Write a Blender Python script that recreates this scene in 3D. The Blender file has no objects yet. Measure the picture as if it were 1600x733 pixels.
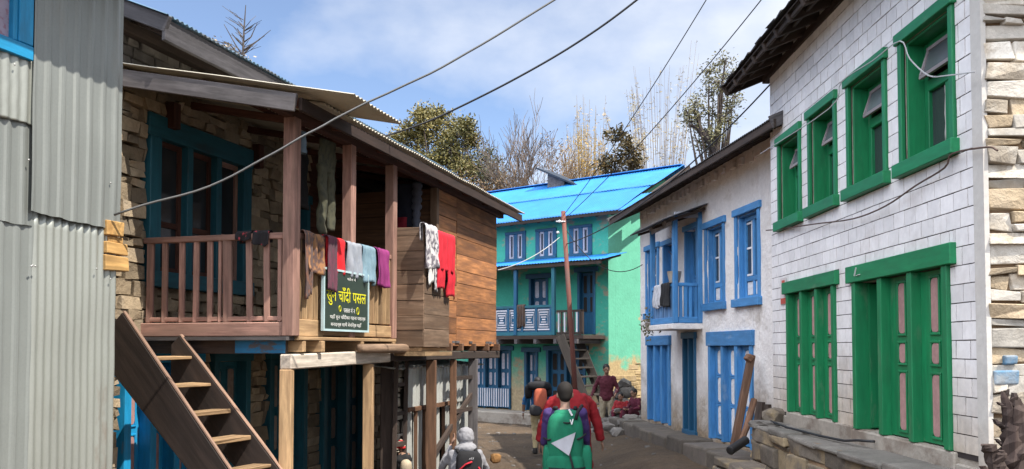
import bpy, bmesh, math, random
from mathutils import Vector, Matrix, noise
R = math.radians
SC = bpy.context.scene
COL = SC.collection
rnd = random.Random(7)

# ------------------------------------------------------------------ camera, sky, sun, exposure
CZ = 2.15; FPX = 1400.0; PITCH = R(2.2); CY = 545.0 - FPX*math.tan(PITCH)
cam = bpy.data.objects.new('camera', bpy.data.cameras.new('camera')); COL.objects.link(cam)
cam.data.sensor_width = 36; cam.data.lens = FPX*36/1600; cam.data.shift_y = (CY-366.5)/1600
cam.data.clip_start = 0.05; cam.data.clip_end = 3000
cam.location = (0, 0, CZ); cam.rotation_euler = (R(90)+PITCH, 0, 0)
SC.camera = cam
SUN_EL = R(56); SUN_AZ = R(126)                      # azimuth clockwise from +Y
sunv = Vector((math.sin(SUN_AZ)*math.cos(SUN_EL), math.cos(SUN_AZ)*math.cos(SUN_EL), math.sin(SUN_EL)))
W = bpy.data.worlds.new('World'); SC.world = W; W.use_nodes = True
nt = W.node_tree; nt.nodes.clear()
def wn(t, **k):
    n = nt.nodes.new(t)
    for a, b in k.items(): setattr(n, a, b)
    return n
sky = wn('ShaderNodeTexSky', sky_type='NISHITA', sun_disc=False, sun_elevation=SUN_EL, sun_rotation=SUN_AZ, air_density=1.0, dust_density=1.2, ozone_density=1.9, altitude=2600)
tc = wn('ShaderNodeTexCoord'); mp = wn('ShaderNodeMapping'); mp.inputs['Scale'].default_value = (1.0, 1.0, 1.7); mp.inputs['Location'].default_value = (0.35, 0.1, 0.2)
nz = wn('ShaderNodeTexNoise'); nz.inputs['Scale'].default_value = 2.3; nz.inputs['Detail'].default_value = 7; nz.inputs['Roughness'].default_value = .52
sx = wn('ShaderNodeSeparateXYZ'); mad = wn('ShaderNodeMath', operation='MULTIPLY_ADD'); mad.inputs[1].default_value = .75
rp = wn('ShaderNodeValToRGB'); rp.color_ramp.elements[0].position = .43; rp.color_ramp.elements[0].color = (0.07,)*3+(1,); rp.color_ramp.elements[1].position = .64; rp.color_ramp.elements[1].color = (.93,)*3+(1,)
b1 = wn('ShaderNodeBackground'); b1.inputs[1].default_value = .138
b2 = wn('ShaderNodeBackground'); b2.inputs[0].default_value = (.88, .92, 1.0, 1); b2.inputs[1].default_value = .62
mx = wn('ShaderNodeMixShader'); out = wn('ShaderNodeOutputWorld')
L = nt.links.new
L(tc.outputs['Generated'], mp.inputs[0]); L(mp.outputs[0], nz.inputs['Vector']); L(tc.outputs['Generated'], sx.inputs[0])
mr1 = wn('ShaderNodeMapRange'); mr2 = wn('ShaderNodeMapRange'); ad = wn('ShaderNodeMath', operation='ADD')   # added unseen cloud, upper left and behind, brightened to fill the shaded walls
dp = wn('ShaderNodeVectorMath', operation='DOT_PRODUCT'); dp.inputs[1].default_value = (-.75, -.35, .56); L(tc.outputs['Generated'], dp.inputs[0])
for q, (a, b) in ((mr1, (0.0, .6)), (mr2, (.70, 3.2))):
    q.inputs[1].default_value = .34; q.inputs[2].default_value = .85; q.inputs[3].default_value = a; q.inputs[4].default_value = b; L(dp.outputs['Value'], q.inputs[0])
L(sx.outputs['X'], mad.inputs[0]); L(nz.outputs[0], mad.inputs[2]); L(mad.outputs[0], ad.inputs[0]); L(mr1.outputs[0], ad.inputs[1]); L(ad.outputs[0], rp.inputs[0]); L(mr2.outputs[0], b2.inputs[1])
L(sky.outputs[0], b1.inputs[0]); L(b1.outputs[0], mx.inputs[1]); L(b2.outputs[0], mx.inputs[2]); L(rp.outputs[0], mx.inputs[0]); L(mx.outputs[0], out.inputs[0])
sun = bpy.data.objects.new('sun', bpy.data.lights.new('sun', 'SUN')); COL.objects.link(sun)
sun.data.energy = 4.7; sun.data.angle = R(.53); sun.data.color = (1.0, .93, .82)
sun.rotation_euler = sunv.to_track_quat('Z', 'Y').to_euler(); sun.location = (20, -12, 30)
vs = SC.view_settings
vs.view_transform = 'Standard'; vs.look = 'None'; vs.gamma = 1; vs.exposure = 0.72; vs.use_curve_mapping = False

# ------------------------------------------------------------------ helpers
def ray(x, y):
    a = (x-800)/FPX; b = (CY-y)/FPX; c, s = math.cos(PITCH), math.sin(PITCH)
    return Vector((a, c-b*s, s+b*c))
def at(x, y, Y):                                     # photo pixel -> world point at distance Y
    r = ray(x, y); t = Y/r.y
    return Vector((r.x*t, Y, CZ+r.z*t))
class Fr:                                            # a wall frame: s along, d outward, z up
    def __init__(f, O, u, n):
        f.O = Vector((O[0], O[1], 0)); f.u = Vector((u[0], u[1], 0)).normalized(); f.n = Vector((n[0], n[1], 0)).normalized()
    def __call__(f, p): return f.O+f.u*p[0]+f.n*p[1]+Vector((0, 0, p[2]))
    def px(f, x, y, d=0):
        r = ray(x, y); O = f.O+f.n*d; t = O.dot(f.n)/r.dot(f.n)
        p = r*t; return ((p-O).dot(f.u), CZ+p.z)
def WORLD(p): return Vector(p)
T = Fr((3.5, 0), (0, 1), (-1, 0))
B = Fr((3.89, 12.1), (-.124, 1), (-1, -.124))
G = Fr((2.65, 24.6), (-.78, .625), (-.625, -.78)); GS = Fr((2.65, 24.6), (.625, .78), (.78, -.625))
K = Fr((-2.2, 8.9), (.2785, .96), (.96, -.2785)); KF = Fr((-2.2, 8.9), (-.96, .2785), (-.2785, -.96))
S = Fr((-3.88, 9.39), (.2785, .96), (.96, -.2785))
M = Fr((-3.32, 7.5), (-.2785, -.96), (.96, -.2785))

class MB:
    def __init__(m, tf=WORLD):
        m.tf = tf; m.v = []; m.f = []; m.mi = []; m.t = []; m.g = []; m.cur = 0
    def add(m, vs, fs, gc=None, tint=None, raw=False):
        b = len(m.v); t = rnd.random() if tint is None else tint
        for i, p in enumerate(vs):
            m.v.append(Vector(p) if raw else m.tf(p)); m.t.append(t)
            m.g.append(Vector(gc[i]) if gc else m.v[-1])
        for f in fs: m.f.append([b+i for i in f]); m.mi.append(m.cur)
    def box(m, s0, s1, d0, d1, z0, z1, jit=0, tint=None):
        vs = [Vector((a, b, c)) for c in (z0, z1) for b in (d0, d1) for a in (s0, s1)]
        dims = [abs(s1-s0), abs(d1-d0), abs(z1-z0)]; o = sorted(range(3), key=lambda i: -dims[i])
        off = Vector((rnd.uniform(0, 50), rnd.uniform(0, 9), rnd.uniform(0, 9)))
        gc = [Vector((v[o[0]], v[o[1]], v[o[2]]))+off for v in vs]
        if jit: vs = [v+Vector((rnd.uniform(-jit, jit), rnd.uniform(-jit, jit), rnd.uniform(-jit, jit))) for v in vs]
        m.add(vs, [(0, 2, 3, 1), (4, 5, 7, 6), (0, 1, 5, 4), (2, 6, 7, 3), (0, 4, 6, 2), (1, 3, 7, 5)], gc, tint)
    def beam(m, p, q, w, h, up=(0, 0, 1), tint=None, w2=None, h2=None):   # frame coords; h along up
        p = m.tf(p); q = m.tf(q); ax = (q-p); ln = ax.length; ax.normalize()
        sd = ax.cross(Vector(up)); sd = sd.normalized() if sd.length > 1e-4 else Vector((1, 0, 0)); u2 = sd.cross(ax)
        off = Vector((rnd.uniform(0, 50), rnd.uniform(0, 9), rnd.uniform(0, 9))); vs = []; gc = []
        for (c, l, ww, hh) in ((p, 0, w, h), (q, ln, w2 or w, h2 or h)):
            for a, b in ((-1, -1), (1, -1), (1, 1), (-1, 1)):
                vs.append(c+sd*a*ww/2+u2*b*hh/2); gc.append(Vector((l, a*ww/2, b*hh/2))+off)
        m.add(vs, [(0, 3, 2, 1), (4, 5, 6, 7), (0, 1, 5, 4), (1, 2, 6, 5), (2, 3, 7, 6), (3, 0, 4, 7)], gc, tint, raw=True)
    def tube(m, pts, r, n=6, tint=None, caps=True):
        P = [m.tf(p) for p in pts]; rr = r if isinstance(r, (list, tuple)) else [r]*len(P)
        vs = []; gc = []; fs = []; prev = None; l = 0; o = rnd.uniform(0, 50)
        for i, c in enumerate(P):
            t = (P[min(i+1, len(P)-1)]-P[max(i-1, 0)]).normalized()
            if prev is None: sd = t.cross(Vector((0, 0, 1))); sd = sd.normalized() if sd.length > .05 else Vector((1, 0, 0))
            else: sd = (prev-t*prev.dot(t)).normalized()
            prev = sd; u2 = t.cross(sd)
            if i: l += (c-P[i-1]).length
            for k in range(n):
                a = 2*math.pi*k/n; w = sd*math.cos(a)+u2*math.sin(a)
                vs.append(c+w*rr[i]); gc.append(Vector((l+o, math.cos(a)*rr[i], math.sin(a)*rr[i])))
        for i in range(len(P)-1):
            for k in range(n): fs.append((i*n+k, i*n+(k+1) % n, (i+1)*n+(k+1) % n, (i+1)*n+k))
        if caps: fs.append(tuple(range(n))[::-1]); fs.append(tuple((len(P)-1)*n+k for k in range(n)))
        m.add(vs, fs, gc, tint, raw=True)
    def loft(m, rings, n=12, tint=None):                # rings: (center, rx, ry) horizontal ellipses (frame x,y)
        vs = []; fs = []
        for c, rx, ry in rings:
            for k in range(n):
                a = 2*math.pi*k/n; vs.append((c[0]+rx*math.cos(a), c[1]+ry*math.sin(a), c[2]))
        q = len(rings)
        for i in range(q-1):
            for k in range(n): fs.append((i*n+k, i*n+(k+1) % n, (i+1)*n+(k+1) % n, (i+1)*n+k))
        fs.append(tuple(range(n))[::-1]); fs.append(tuple((q-1)*n+k for k in range(n)))
        m.add(vs, fs, None, tint)
    def ball(m, c, r, n=10, k=7, tint=None, rot=None):
        rx, ry, rz = r if isinstance(r, (list, tuple)) else (r, r, r); vs = []; fs = []
        for i in range(k+1):
            th = math.pi*i/k
            for j in range(n):
                a = 2*math.pi*j/n; p = Vector((rx*math.sin(th)*math.cos(a), ry*math.sin(th)*math.sin(a), -rz*math.cos(th)))
                if rot: p = rot @ p
                vs.append(p+Vector(c))
        for i in range(k):
            for j in range(n): fs.append((i*n+j, i*n+(j+1) % n, (i+1)*n+(j+1) % n, (i+1)*n+j))
        m.add(vs, fs, None, tint)
    def grid(m, fn, nu, nv, tint=None, gcs=None):
        vs = []; fs = []; gc = []
        for j in range(nv+1):
            for i in range(nu+1):
                vs.append(fn(i/nu, j/nv)); gc.append(gcs(i/nu, j/nv) if gcs else None)
        for j in range(nv):
            for i in range(nu):
                a = j*(nu+1)+i; fs.append((a, a+1, a+nu+2, a+nu+1))
        m.add(vs, fs, gc if gcs else None, tint)
    def prism(m, poly, d0, d1, tint=None):             # poly in (s,z), extruded along d
        n = len(poly); vs = [(s, d0, z) for s, z in poly]+[(s, d1, z) for s, z in poly]
        fs = [tuple(range(n)), tuple(range(2*n-1, n-1, -1))]+[(i, i+n, (i+1) % n+n, (i+1) % n) for i in range(n)]
        m.add(vs, fs, None, tint)
    def build(m, name, mats, parent=None, bevel=0, seg=1, smooth=False, solid=0, remesh=0, sub=0, normals=True):
        me = bpy.data.meshes.new(name)
        if parent is not None: base = PB[parent.name]
        else:
            xs = [v.x for v in m.v]; ys = [v.y for v in m.v]
            base = Vector(((min(xs)+max(xs))/2, (min(ys)+max(ys))/2, min(v.z for v in m.v)))
        me.from_pydata([v-base for v in m.v], [], m.f)
        a = me.attributes.new('tint', 'FLOAT', 'POINT'); a.data.foreach_set('value', m.t)
        a = me.attributes.new('gc', 'FLOAT_VECTOR', 'POINT'); a.data.foreach_set('vector', [c for g in m.g for c in g])
        mats = mats if isinstance(mats, (list, tuple)) else [mats]
        for k in mats: me.materials.append(k)
        me.polygons.foreach_set('material_index', m.mi)
        if normals:
            bm = bmesh.new(); bm.from_mesh(me); bmesh.ops.recalc_face_normals(bm, faces=bm.faces); bm.to_mesh(me); bm.free()
        if smooth: me.polygons.foreach_set('use_smooth', [True]*len(me.polygons))
        o = bpy.data.objects.new(name, me); COL.objects.link(o)
        if parent is not None: o.parent = parent
        else: o.location = base
        PB[o.name] = base
        if remesh:
            x = o.modifiers.new('r', 'REMESH'); x.mode = 'VOXEL'; x.voxel_size = remesh; x.use_smooth_shade = True
            x = o.modifiers.new('s', 'SMOOTH'); x.iterations = 3; x.factor = .5
        if solid:
            x = o.modifiers.new('t', 'SOLIDIFY'); x.thickness = solid; x.offset = 0
        if sub:
            x = o.modifiers.new('u', 'SUBSURF'); x.levels = sub; x.render_levels = sub
        if bevel:
            x = o.modifiers.new('b', 'BEVEL'); x.width = bevel; x.segments = seg; x.limit_method = 'ANGLE'; x.angle_limit = R(50)
        return o
PB = {}                                                # world position of each object's origin
def tag(o, label=None, cat=None, group=None, kind=None):
    for k, v in (('label', label), ('category', cat), ('group', group), ('kind', kind)):
        if v: o[k] = v
    return o
def thing(name, loc, label, cat, group=None):
    o = bpy.data.objects.new(name, None); COL.objects.link(o); o.location = loc; o.empty_display_size = .2
    PB[o.name] = Vector(loc); return tag(o, label, cat, group)

# ------------------------------------------------------------------ materials
MATS = {}
def mat(name, col, rough=.75, kind='plain', col2=None, amt=.5, var=.25, bump=.25, scale=1.0, metal=0, coat=0, thr=(.5, .62), stain=None, spec=.4):
    if name in MATS: return MATS[name]
    m = bpy.data.materials.new(name); m.use_nodes = True; t = m.node_tree; N = t.nodes.new; l = t.links.new
    bs = t.nodes['Principled BSDF']; bs.inputs['Roughness'].default_value = rough; bs.inputs['Metallic'].default_value = metal
    bs.inputs['Specular IOR Level'].default_value = spec
    at_ = N('ShaderNodeAttribute'); at_.attribute_name = 'gc'; vec = at_.outputs['Vector']
    ti = N('ShaderNodeAttribute'); ti.attribute_name = 'tint'
    def noi(sc, det=5, ro=.55, stretch=None, w=0):
        mp_ = N('ShaderNodeMapping'); mp_.inputs['Scale'].default_value = stretch or (1, 1, 1); mp_.inputs['Location'].default_value = (w, w*1.3, 0)
        n = N('ShaderNodeTexNoise'); n.inputs['Scale'].default_value = sc; n.inputs['Detail'].default_value = det; n.inputs['Roughness'].default_value = ro
        l(vec, mp_.inputs[0]); l(mp_.outputs[0], n.inputs['Vector']); return n.outputs[0]
    def rng(v, a, b, lo, hi):
        x = N('ShaderNodeMapRange'); x.inputs[1].default_value = a; x.inputs[2].default_value = b; x.inputs[3].default_value = lo; x.inputs[4].default_value = hi; l(v, x.inputs[0]); return x.outputs[0]
    def mixc(f, a, b, mode='MIX'):
        x = N('ShaderNodeMix'); x.data_type = 'RGBA'; x.blend_type = mode
        if isinstance(f, float): x.inputs[0].default_value = f
        else: l(f, x.inputs[0])
        for i, c in ((6, a), (7, b)):
            if isinstance(c, tuple): x.inputs[i].default_value = (*c, 1)
            else: l(c, x.inputs[i])
        return x.outputs[2]
    def math2(op, a, b):
        x = N('ShaderNodeMath'); x.operation = op
        for i, c in ((0, a), (1, b)):
            if isinstance(c, (int, float)): x.inputs[i].default_value = c
            else: l(c, x.inputs[i])
        return x.outputs[0]
    if kind == 'plaster': vec = N('ShaderNodeNewGeometry').outputs['Position']
    c = tuple(col); dark = tuple(k*.55 for k in c)
    if kind == 'wood':
        g1 = noi(1.0*scale, 5, .6, (2.2, 26, 26)); g2 = noi(1.6*scale, 4, .55, (.9, 5, 5), 3)
        cc = mixc(rng(g1, .36, .64, 0., 1.), tuple(k*.5 for k in c), c)
        cc = mixc(rng(g2, .42, .66, 0., amt), cc, tuple(col2) if col2 else tuple(k*.6 for k in c))
        cc = mixc(rng(noi(5*scale, 6, .7, (.5, 1, 1), 11), .48, .72, 0., .6), cc, tuple(k*.4 for k in c))
        h = math2('ADD', g1, math2('MULTIPLY', g2, .6)); bd = .006
    elif kind == 'paint':                                # painted timber with worn patches
        g1 = noi(3*scale, 5, .6, (1, 6, 6)); g2 = noi(2.2*scale, 6, .68, (.8, 2.5, 2.5), 7)
        cc = mixc(rng(g1, .35, .7, 0., 1.), tuple(k*.78 for k in c), tuple(min(1, k*1.08) for k in c))
        cc = mixc(rng(g2, thr[0]+.1, thr[1]+.06, 0., amt), cc, tuple(col2) if col2 else (.22, .17, .13))
        cc = mixc(rng(noi(4*scale, 6, .7, (.4, 1, 1), 13), .5, .74, 0., .5), cc, tuple(k*.5+.012 for k in c))
        h = math2('ADD', g1, math2('MULTIPLY', g2, .5)); bd = .004
    elif kind == 'plaster':
        g1 = noi(2.2*scale, 7, .6); g2 = noi(14*scale, 5, .6, None, 2); g3 = noi(.9*scale, 6, .66, (1, 1, 1.6), 5)
        cc = mixc(rng(g2, .3, .7, 0., 1.), tuple(k*.86 for k in c), c)
        cc = mixc(rng(g1, .40, .68, 0., .45), cc, tuple(k*.72 for k in c))
        if col2: cc = mixc(rng(g3, thr[0], thr[1], 0., amt), cc, tuple(col2))
        if stain:                                         # splash-stained foot of the wall, broken edge
            sx_ = N('ShaderNodeSeparateXYZ'); ge = N('ShaderNodeNewGeometry'); l(ge.outputs['Position'], sx_.inputs[0])
            zz = math2('ADD', sx_.outputs['Z'], math2('MULTIPLY', math2('SUBTRACT', g3, .5), -stain[3]))
            cc = mixc(rng(zz, stain[0], stain[1], 1., 0.), cc, mixc(rng(g2, .3, .7, 0., 1.), tuple(k*.6 for k in stain[2]), tuple(stain[2])))
        h = math2('ADD', g1, math2('MULTIPLY', g2, .35)); bd = .03
    elif kind == 'stone':
        g1 = noi(5*scale, 7, .62); g2 = noi(38*scale, 4, .6, None, 4)
        cc = mixc(rng(g1, .35, .66, 0., 1.), tuple(k*.6 for k in c), c)
        cc = mixc(rng(g2, .4, .7, 0., .35), cc, tuple(k*.5 for k in c))
        if col2: cc = mixc(rng(noi(2.0*scale, 5, .6, None, 9), thr[0], thr[1], 0., amt), cc, tuple(col2))
        h = math2('ADD', g1, math2('MULTIPLY', g2, .3)); bd = .03
    elif kind == 'metal':
        g1 = noi(1.4*scale, 6, .6, (1, 1, .35)); g2 = noi(60*scale, 3, .5, None, 3)
        cc = mixc(rng(g1, .35, .7, 0., 1.), tuple(k*.8 for k in c), c)
        cc = mixc(rng(g2, .4, .7, 0., .25), cc, tuple(k*.7 for k in c))
        if col2: cc = mixc(rng(noi(2.6*scale, 6, .7, (1, 1, .3), 9), thr[0], thr[1], 0., amt), cc, tuple(col2))
        h = g1; bd = .004
    elif kind == 'cloth':
        g1 = noi(9*scale, 4, .5, (1, 1, .5)); g2 = noi(160*scale, 2, .5)
        cc = mixc(rng(g1, .3, .7, 0., 1.), tuple(k*.75 for k in c), c)
        if col2: cc = mixc(rng(noi(22*scale, 2, .5, (1, 1, .6), 5), thr[0], thr[1], 0., amt), cc, tuple(col2))
        h = math2('ADD', g1, math2('MULTIPLY', g2, .15)); bd = .02
    elif kind == 'leaf':
        cc = mixc(ti.outputs['Fac'], c, tuple(col2) if col2 else dark); h = noi(6, 2); bd = .002
    elif kind == 'dirt':
        g1 = noi(.7, 8, .62); g2 = noi(9, 7, .66, None, 2); g3 = noi(60, 4, .6, None, 5)
        cc = mixc(rng(g1, .35, .68, 0., 1.), c, tuple(col2)); cc = mixc(rng(g2, .4, .75, 0., .7), cc, tuple(k*.5 for k in c))
        cc = mixc(rng(g3, .62, .7, 0., .6), cc, (.34, .31, .27)); h = math2('ADD', g2, math2('MULTIPLY', g3, .4)); bd = .09
    else:
        g1 = noi(6*scale, 4); cc = mixc(rng(g1, .3, .7, 0., 1.), tuple(k*.85 for k in c), c); h = g1; bd = .002
    if var and kind != 'leaf':                            # each board, stone or sheet has its own tone
        k = rng(ti.outputs['Fac'], 0, 1, 1-var, 1+var*.6); hs = N('ShaderNodeHueSaturation'); l(k, hs.inputs['Value']); l(cc, hs.inputs['Color']); cc = hs.outputs[0]
    l(cc, bs.inputs['Base Color'])
    bp = N('ShaderNodeBump'); bp.inputs['Strength'].default_value = bump; bp.inputs['Distance'].default_value = bd*1.0; l(h, bp.inputs['Height']); l(bp.outputs[0], bs.inputs['Normal'])
    if coat: bs.inputs['Coat Weight'].default_value = coat
    MATS[name] = m; return m
wood_pink = mat('veranda_pink_wood', (.50, .28, .225), .8, 'wood', (.30, .19, .15), .6, .3)
wood_gold = mat('bare_golden_wood', (.50, .33, .18), .8, 'wood', (.22, .13, .07), .6, .35)
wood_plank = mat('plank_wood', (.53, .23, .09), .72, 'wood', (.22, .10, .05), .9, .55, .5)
wood_plank_grey = mat('weathered_plank', (.30, .20, .135), .8, 'wood', (.15, .09, .055), .8, .35, .4)
wood_dark = mat('dark_wood', (.075, .052, .042), .85, 'wood', (.04, .03, .026), .6, .3)
wood_red = mat('red_brown_wood', (.13, .052, .035), .8, 'wood', None, .5, .3)
wood_grey = mat('grey_wood', (.15, .138, .142), .85, 'wood', (.07, .06, .062), .7, .3)
wood_white = mat('limewashed_beam', (.72, .64, .55), .8, 'wood', (.45, .36, .28), .5, .15)
wood_pale = mat('new_pale_timber', (.58, .35, .13), .7, 'wood', (.42, .22, .07), .5, .25)
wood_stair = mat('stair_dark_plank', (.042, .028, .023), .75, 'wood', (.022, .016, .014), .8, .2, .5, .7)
wood_brown = mat('brown_pole_wood', (.20, .105, .062), .8, 'wood', None, .5, .3)
stone_warm = mat('warm_field_stone', (.47, .37, .25), .92, 'stone', (.30, .25, .19), .7, .5, 1.0)
stone_pale = mat('pale_dressed_stone', (.55, .475, .38), .92, 'stone', (.72, .68, .61), .8, .38, 1.0, 1.0, thr=(.46, .56))
stone_blue = mat('blue_painted_stone', (.10, .30, .52), .9, 'stone', (.45, .40, .33), .6, .2, .5)
stone_grey = mat('grey_rubble', (.22, .20, .18), .92, 'stone', (.12, .11, .10), .6, .4, .7)
stone_ledge = mat('ledge_stone', (.17, .14, .11), .92, 'stone', (.28, .21, .12), .7, .35, .8, thr=(.5, .6))
mortar = mat('earth_mortar', (.30, .20, .12), .95, 'stone', None, .5, .1)
galv = mat('galvanised_sheet', (.32, .345, .335), .48, 'metal', (.27, .24, .20), .4, .12, .5, metal=.35, thr=(.6, .74))
galv_shiny = mat('bright_galvanised_sheet', (.46, .485, .45), .36, 'metal', (.25, .17, .12), .6, .16, .7, metal=.45, thr=(.60, .72))
galv_dark = mat('dark_roof_sheet', (.085, .088, .095), .6, 'metal', (.12, .09, .07), .6, .2, .2, metal=.2)
sheet_cream = mat('cream_roof_sheet', (.56, .52, .43), .6, 'metal', (.30, .20, .12), .6, .12, .2, metal=.05, thr=(.56, .72))
sheet_blue = mat('blue_roof_sheet', (.028, .215, .60), .45, 'metal', (.03, .24, .50), .4, .12, .2, thr=(.5, .6))
sheet_blue_old = mat('faded_blue_roof_sheet', (.10, .20, .32), .6, 'metal', (.10, .10, .11), .8, .15, .2, thr=(.45, .6))
cyan_paint = mat('cyan_paint', (.015, .30, .60), .5, 'paint', None, .5, .1)
teal_paint = mat('teal_paint', (.022, .135, .185), .55, 'paint', (.05, .05, .05), .5, .15)
blue_paint = mat('blue_paint', (.065, .25, .54), .5, 'paint', (.25, .36, .50), .6, .18)
blue_dark = mat('deep_blue_paint', (.015, .10, .20), .5, 'paint', (.07, .10, .14), .5, .15)
green_paint = mat('green_paint', (.007, .19, .070), .5, 'paint', (.09, .20, .11), .55, .12)
pink_panel = mat('pink_panel_paint', (.43, .25, .235), .6, 'paint', (.40, .22, .20), .5, .12)
white_paint = mat('white_paint', (.72, .72, .74), .55, 'paint', (.40, .37, .34), .5, .1)
white_wash = mat('whitewashed_rubble', (.80, .765, .74), .92, 'plaster', (.50, .45, .40), .8, 0, 1.3, 1.3, thr=(.55, .68), stain=(.55, 1.75, (.33, .25, .17), 1.7))
tile_white = mat('white_wall_tile', (.84, .815, .81), .5, 'plaster', (.50, .45, .42), .6, .1, .2, 1, thr=(.56, .72), stain=(1.25, 2.15, (.50, .41, .31), 1.2))
white_strip = mat('white_corner_plaster', (.58, .555, .52), .85, 'plaster', (.5, .46, .42), .5, 0, .4, stain=(1.0, 1.8, (.42, .33, .24), 1.2))
grout = mat('dark_grout', (.035, .026, .025), .9)
cement = mat('stained_cement', (.36, .32, .27), .9, 'plaster', (.17, .13, .10), .8, .1, .6, 1.5, thr=(.48, .6))
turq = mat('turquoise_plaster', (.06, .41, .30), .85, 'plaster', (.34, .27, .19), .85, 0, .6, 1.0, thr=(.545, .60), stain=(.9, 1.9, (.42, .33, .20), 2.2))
turq_lit = mat('sunlit_turquoise_plaster', (.13, .47, .325), .85, 'plaster', (.40, .32, .20), .85, 0, .6, 1.0, thr=(.70, .74), stain=(1.75, 2.0, (.50, .38, .20), 1.9))  # lighter copy of turq: sunlight on the gable put into the colour
glass_dark = mat('dark_window_glass', (.035, .04, .045), .08, 'plain', None, 0, 0, .02, spec=.6)
curtain = mat('pale_curtain', (.45, .42, .40), .9, 'cloth')
frost = mat('frosted_transom_glass', (.13, .145, .155), .25, 'plain')
pink_sash = mat('weathered_sash', (.34, .30, .31), .6, 'paint')
iron = mat('black_iron', (.02, .02, .022), .5)
cable_m = mat('cable_sheath', (.03, .03, .034), .5)
cable_pale = mat('pale_cable_sheath', (.42, .42, .42), .5)
pole_red = mat('red_brown_pole', (.16, .055, .04), .7, 'metal', (.10, .06, .05), .6, .1)
slate = mat('dark_slate', (.06, .056, .058), .75, 'stone', None, .5, .4, .4)
dark_in = mat('dark_interior', (.03, .025, .022), .9)
skin = mat('skin', (.36, .20, .13), .55); skin_p = mat('pale_skin', (.50, .30, .22), .55)
hair_b = mat('black_hair', (.012, .010, .010), .6, 'cloth'); hair_br = mat('brown_hair', (.012, .008, .006), .8, 'cloth')
def cloth(n, c, c2=None, a=.8, **k): return mat(n, c, .88, 'cloth', c2, a, .0, .5, **k)
# ------------------------------------------------------------------ shared building pieces
def rect_sub(r, holes, mn=.012):
    out_ = [r]
    for h in holes:
        nxt = []
        for (a, b, c, d) in out_:
            if h[0] >= b or h[1] <= a or h[2] >= d or h[3] <= c: nxt.append((a, b, c, d)); continue
            if h[0] > a: nxt.append((a, h[0], c, d))
            if h[1] < b: nxt.append((h[1], b, c, d))
            x0, x1 = max(a, h[0]), min(b, h[1])
            if h[2] > c: nxt.append((x0, x1, c, h[2]))
            if h[3] < d: nxt.append((x0, x1, h[3], d))
        out_ = nxt
    return [q for q in out_ if q[1]-q[0] > mn and q[3]-q[2] > mn]
def wall(m, s0, s1, z0, z1, holes, d0, d1, tint=.5):
    cuts = sorted({s0, s1, *[min(max(h[i], s0), s1) for h in holes for i in (0, 1)]})
    for a, b in zip(cuts, cuts[1:]):
        if b-a < 1e-4: continue
        zs = sorted([(max(h[2], z0), min(h[3], z1)) for h in holes if h[0] < (a+b)/2 < h[1]]); z = z0
        for lo, hi in zs:
            if lo > z+1e-4: m.box(a, b, d0, d1, z, lo, tint=tint)
            z = max(z, hi)
        if z < z1-1e-4: m.box(a, b, d0, d1, z, z1, tint=tint)
def stones(m, s0, s1, z0, z1, holes=(), d=0.0, ch=(.12, .2), cl=(.16, .42), out_=.03, depth=.12, gap=.012, top=None, jit=.012, mats=None):
    z = z0
    while z < z1-.03:
        h = min(rnd.uniform(*ch), z1-z); s = s0
        while s < s1:
            l = rnd.uniform(*cl)*(1.25 if h > .16 else 1); e = min(s+l, s1)
            a = max(s, s0)
            if e-a > .04 and not (top and z+h > top((a+e)/2)):
                hh = h
                parts = [(z, z+h)] if rnd.random() > .18 or h < .15 else [(z, z+h*.45), (z+h*.45, z+h)]
                for q0, q1 in parts:
                    for (x0, x1, y0, y1) in rect_sub((a, e, q0, q1), holes, .035):
                        if mats: m.cur = rnd.choices(range(len(mats)), mats)[0]
                        m.box(x0+gap/2, x1-gap/2, d-depth, d+rnd.uniform(-.15, 1)*out_, y0+gap/2, y1-gap/2, jit=jit)
            s = e if e > s else s1
            if s >= s1: break
        z += h
    m.cur = 0
def corr(m, s0, s1, z0, z1, d, pitch, amp, kind='sin', holes=0, jag=0, tint=None, slope=0):
    n = max(6, int((s1-s0)/pitch*8)); ph = rnd.random(); o_ = rnd.uniform(0, 50)
    def prof(s):
        t = ((s-s0)/pitch+ph) % 1
        if kind == 'sin': return amp*math.sin(2*math.pi*t)
        return amp*(1 if t < .22 else (1-(t-.22)/.14 if t < .36 else (-0 if t < .86 else (t-.86)/.14)))
    zz1 = z1; vs = lambda u, v: (s0+(s1-s0)*u, d+prof(s0+(s1-s0)*u)*(1+.25*noise.noise((u*9, v*7, o_)))+.007*noise.noise((s0+(s1-s0)*u*2.5, (z1-z0)*v*2.2, o_)), z0+(zz1-z0)*v+slope*u+(.012*noise.noise((u*7, o_, v)) if v in (0, 1) else 0))
    m.grid(vs, n, 24, tint)
def roofsheet(m, fr_s0, fr_s1, e0, e1, pitch, amp, tint=None, wob=.006):       # (d,z) at eave e0, ridge e1; ribs run up the slope
    n = int((fr_s1-fr_s0)/pitch*6); nd = Vector((e1[0]-e0[0], e1[1]-e0[1])).normalized(); nn = Vector((-nd.y, nd.x)); nn = nn if nn.y > 0 else -nn
    o = rnd.uniform(0, 99)
    def fn(u, v):
        s = fr_s0+(fr_s1-fr_s0)*u; a = amp*math.sin(2*math.pi*(s-fr_s0)/pitch)+wob*noise.noise((s*1.3+o, v*3, 0))*2
        return (s, e0[0]+(e1[0]-e0[0])*v+nn.x*a, e0[1]+(e1[1]-e0[1])*v+nn.y*a)
    m.grid(fn, n, 6, tint)
def trim(m, s0, s1, z0, z1, w, d0, d1, sill=True):     # four boards round an opening, butted
    m.box(s0-w, s0, d0, d1, z0, z1); m.box(s1, s1+w, d0, d1, z0, z1)
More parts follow.
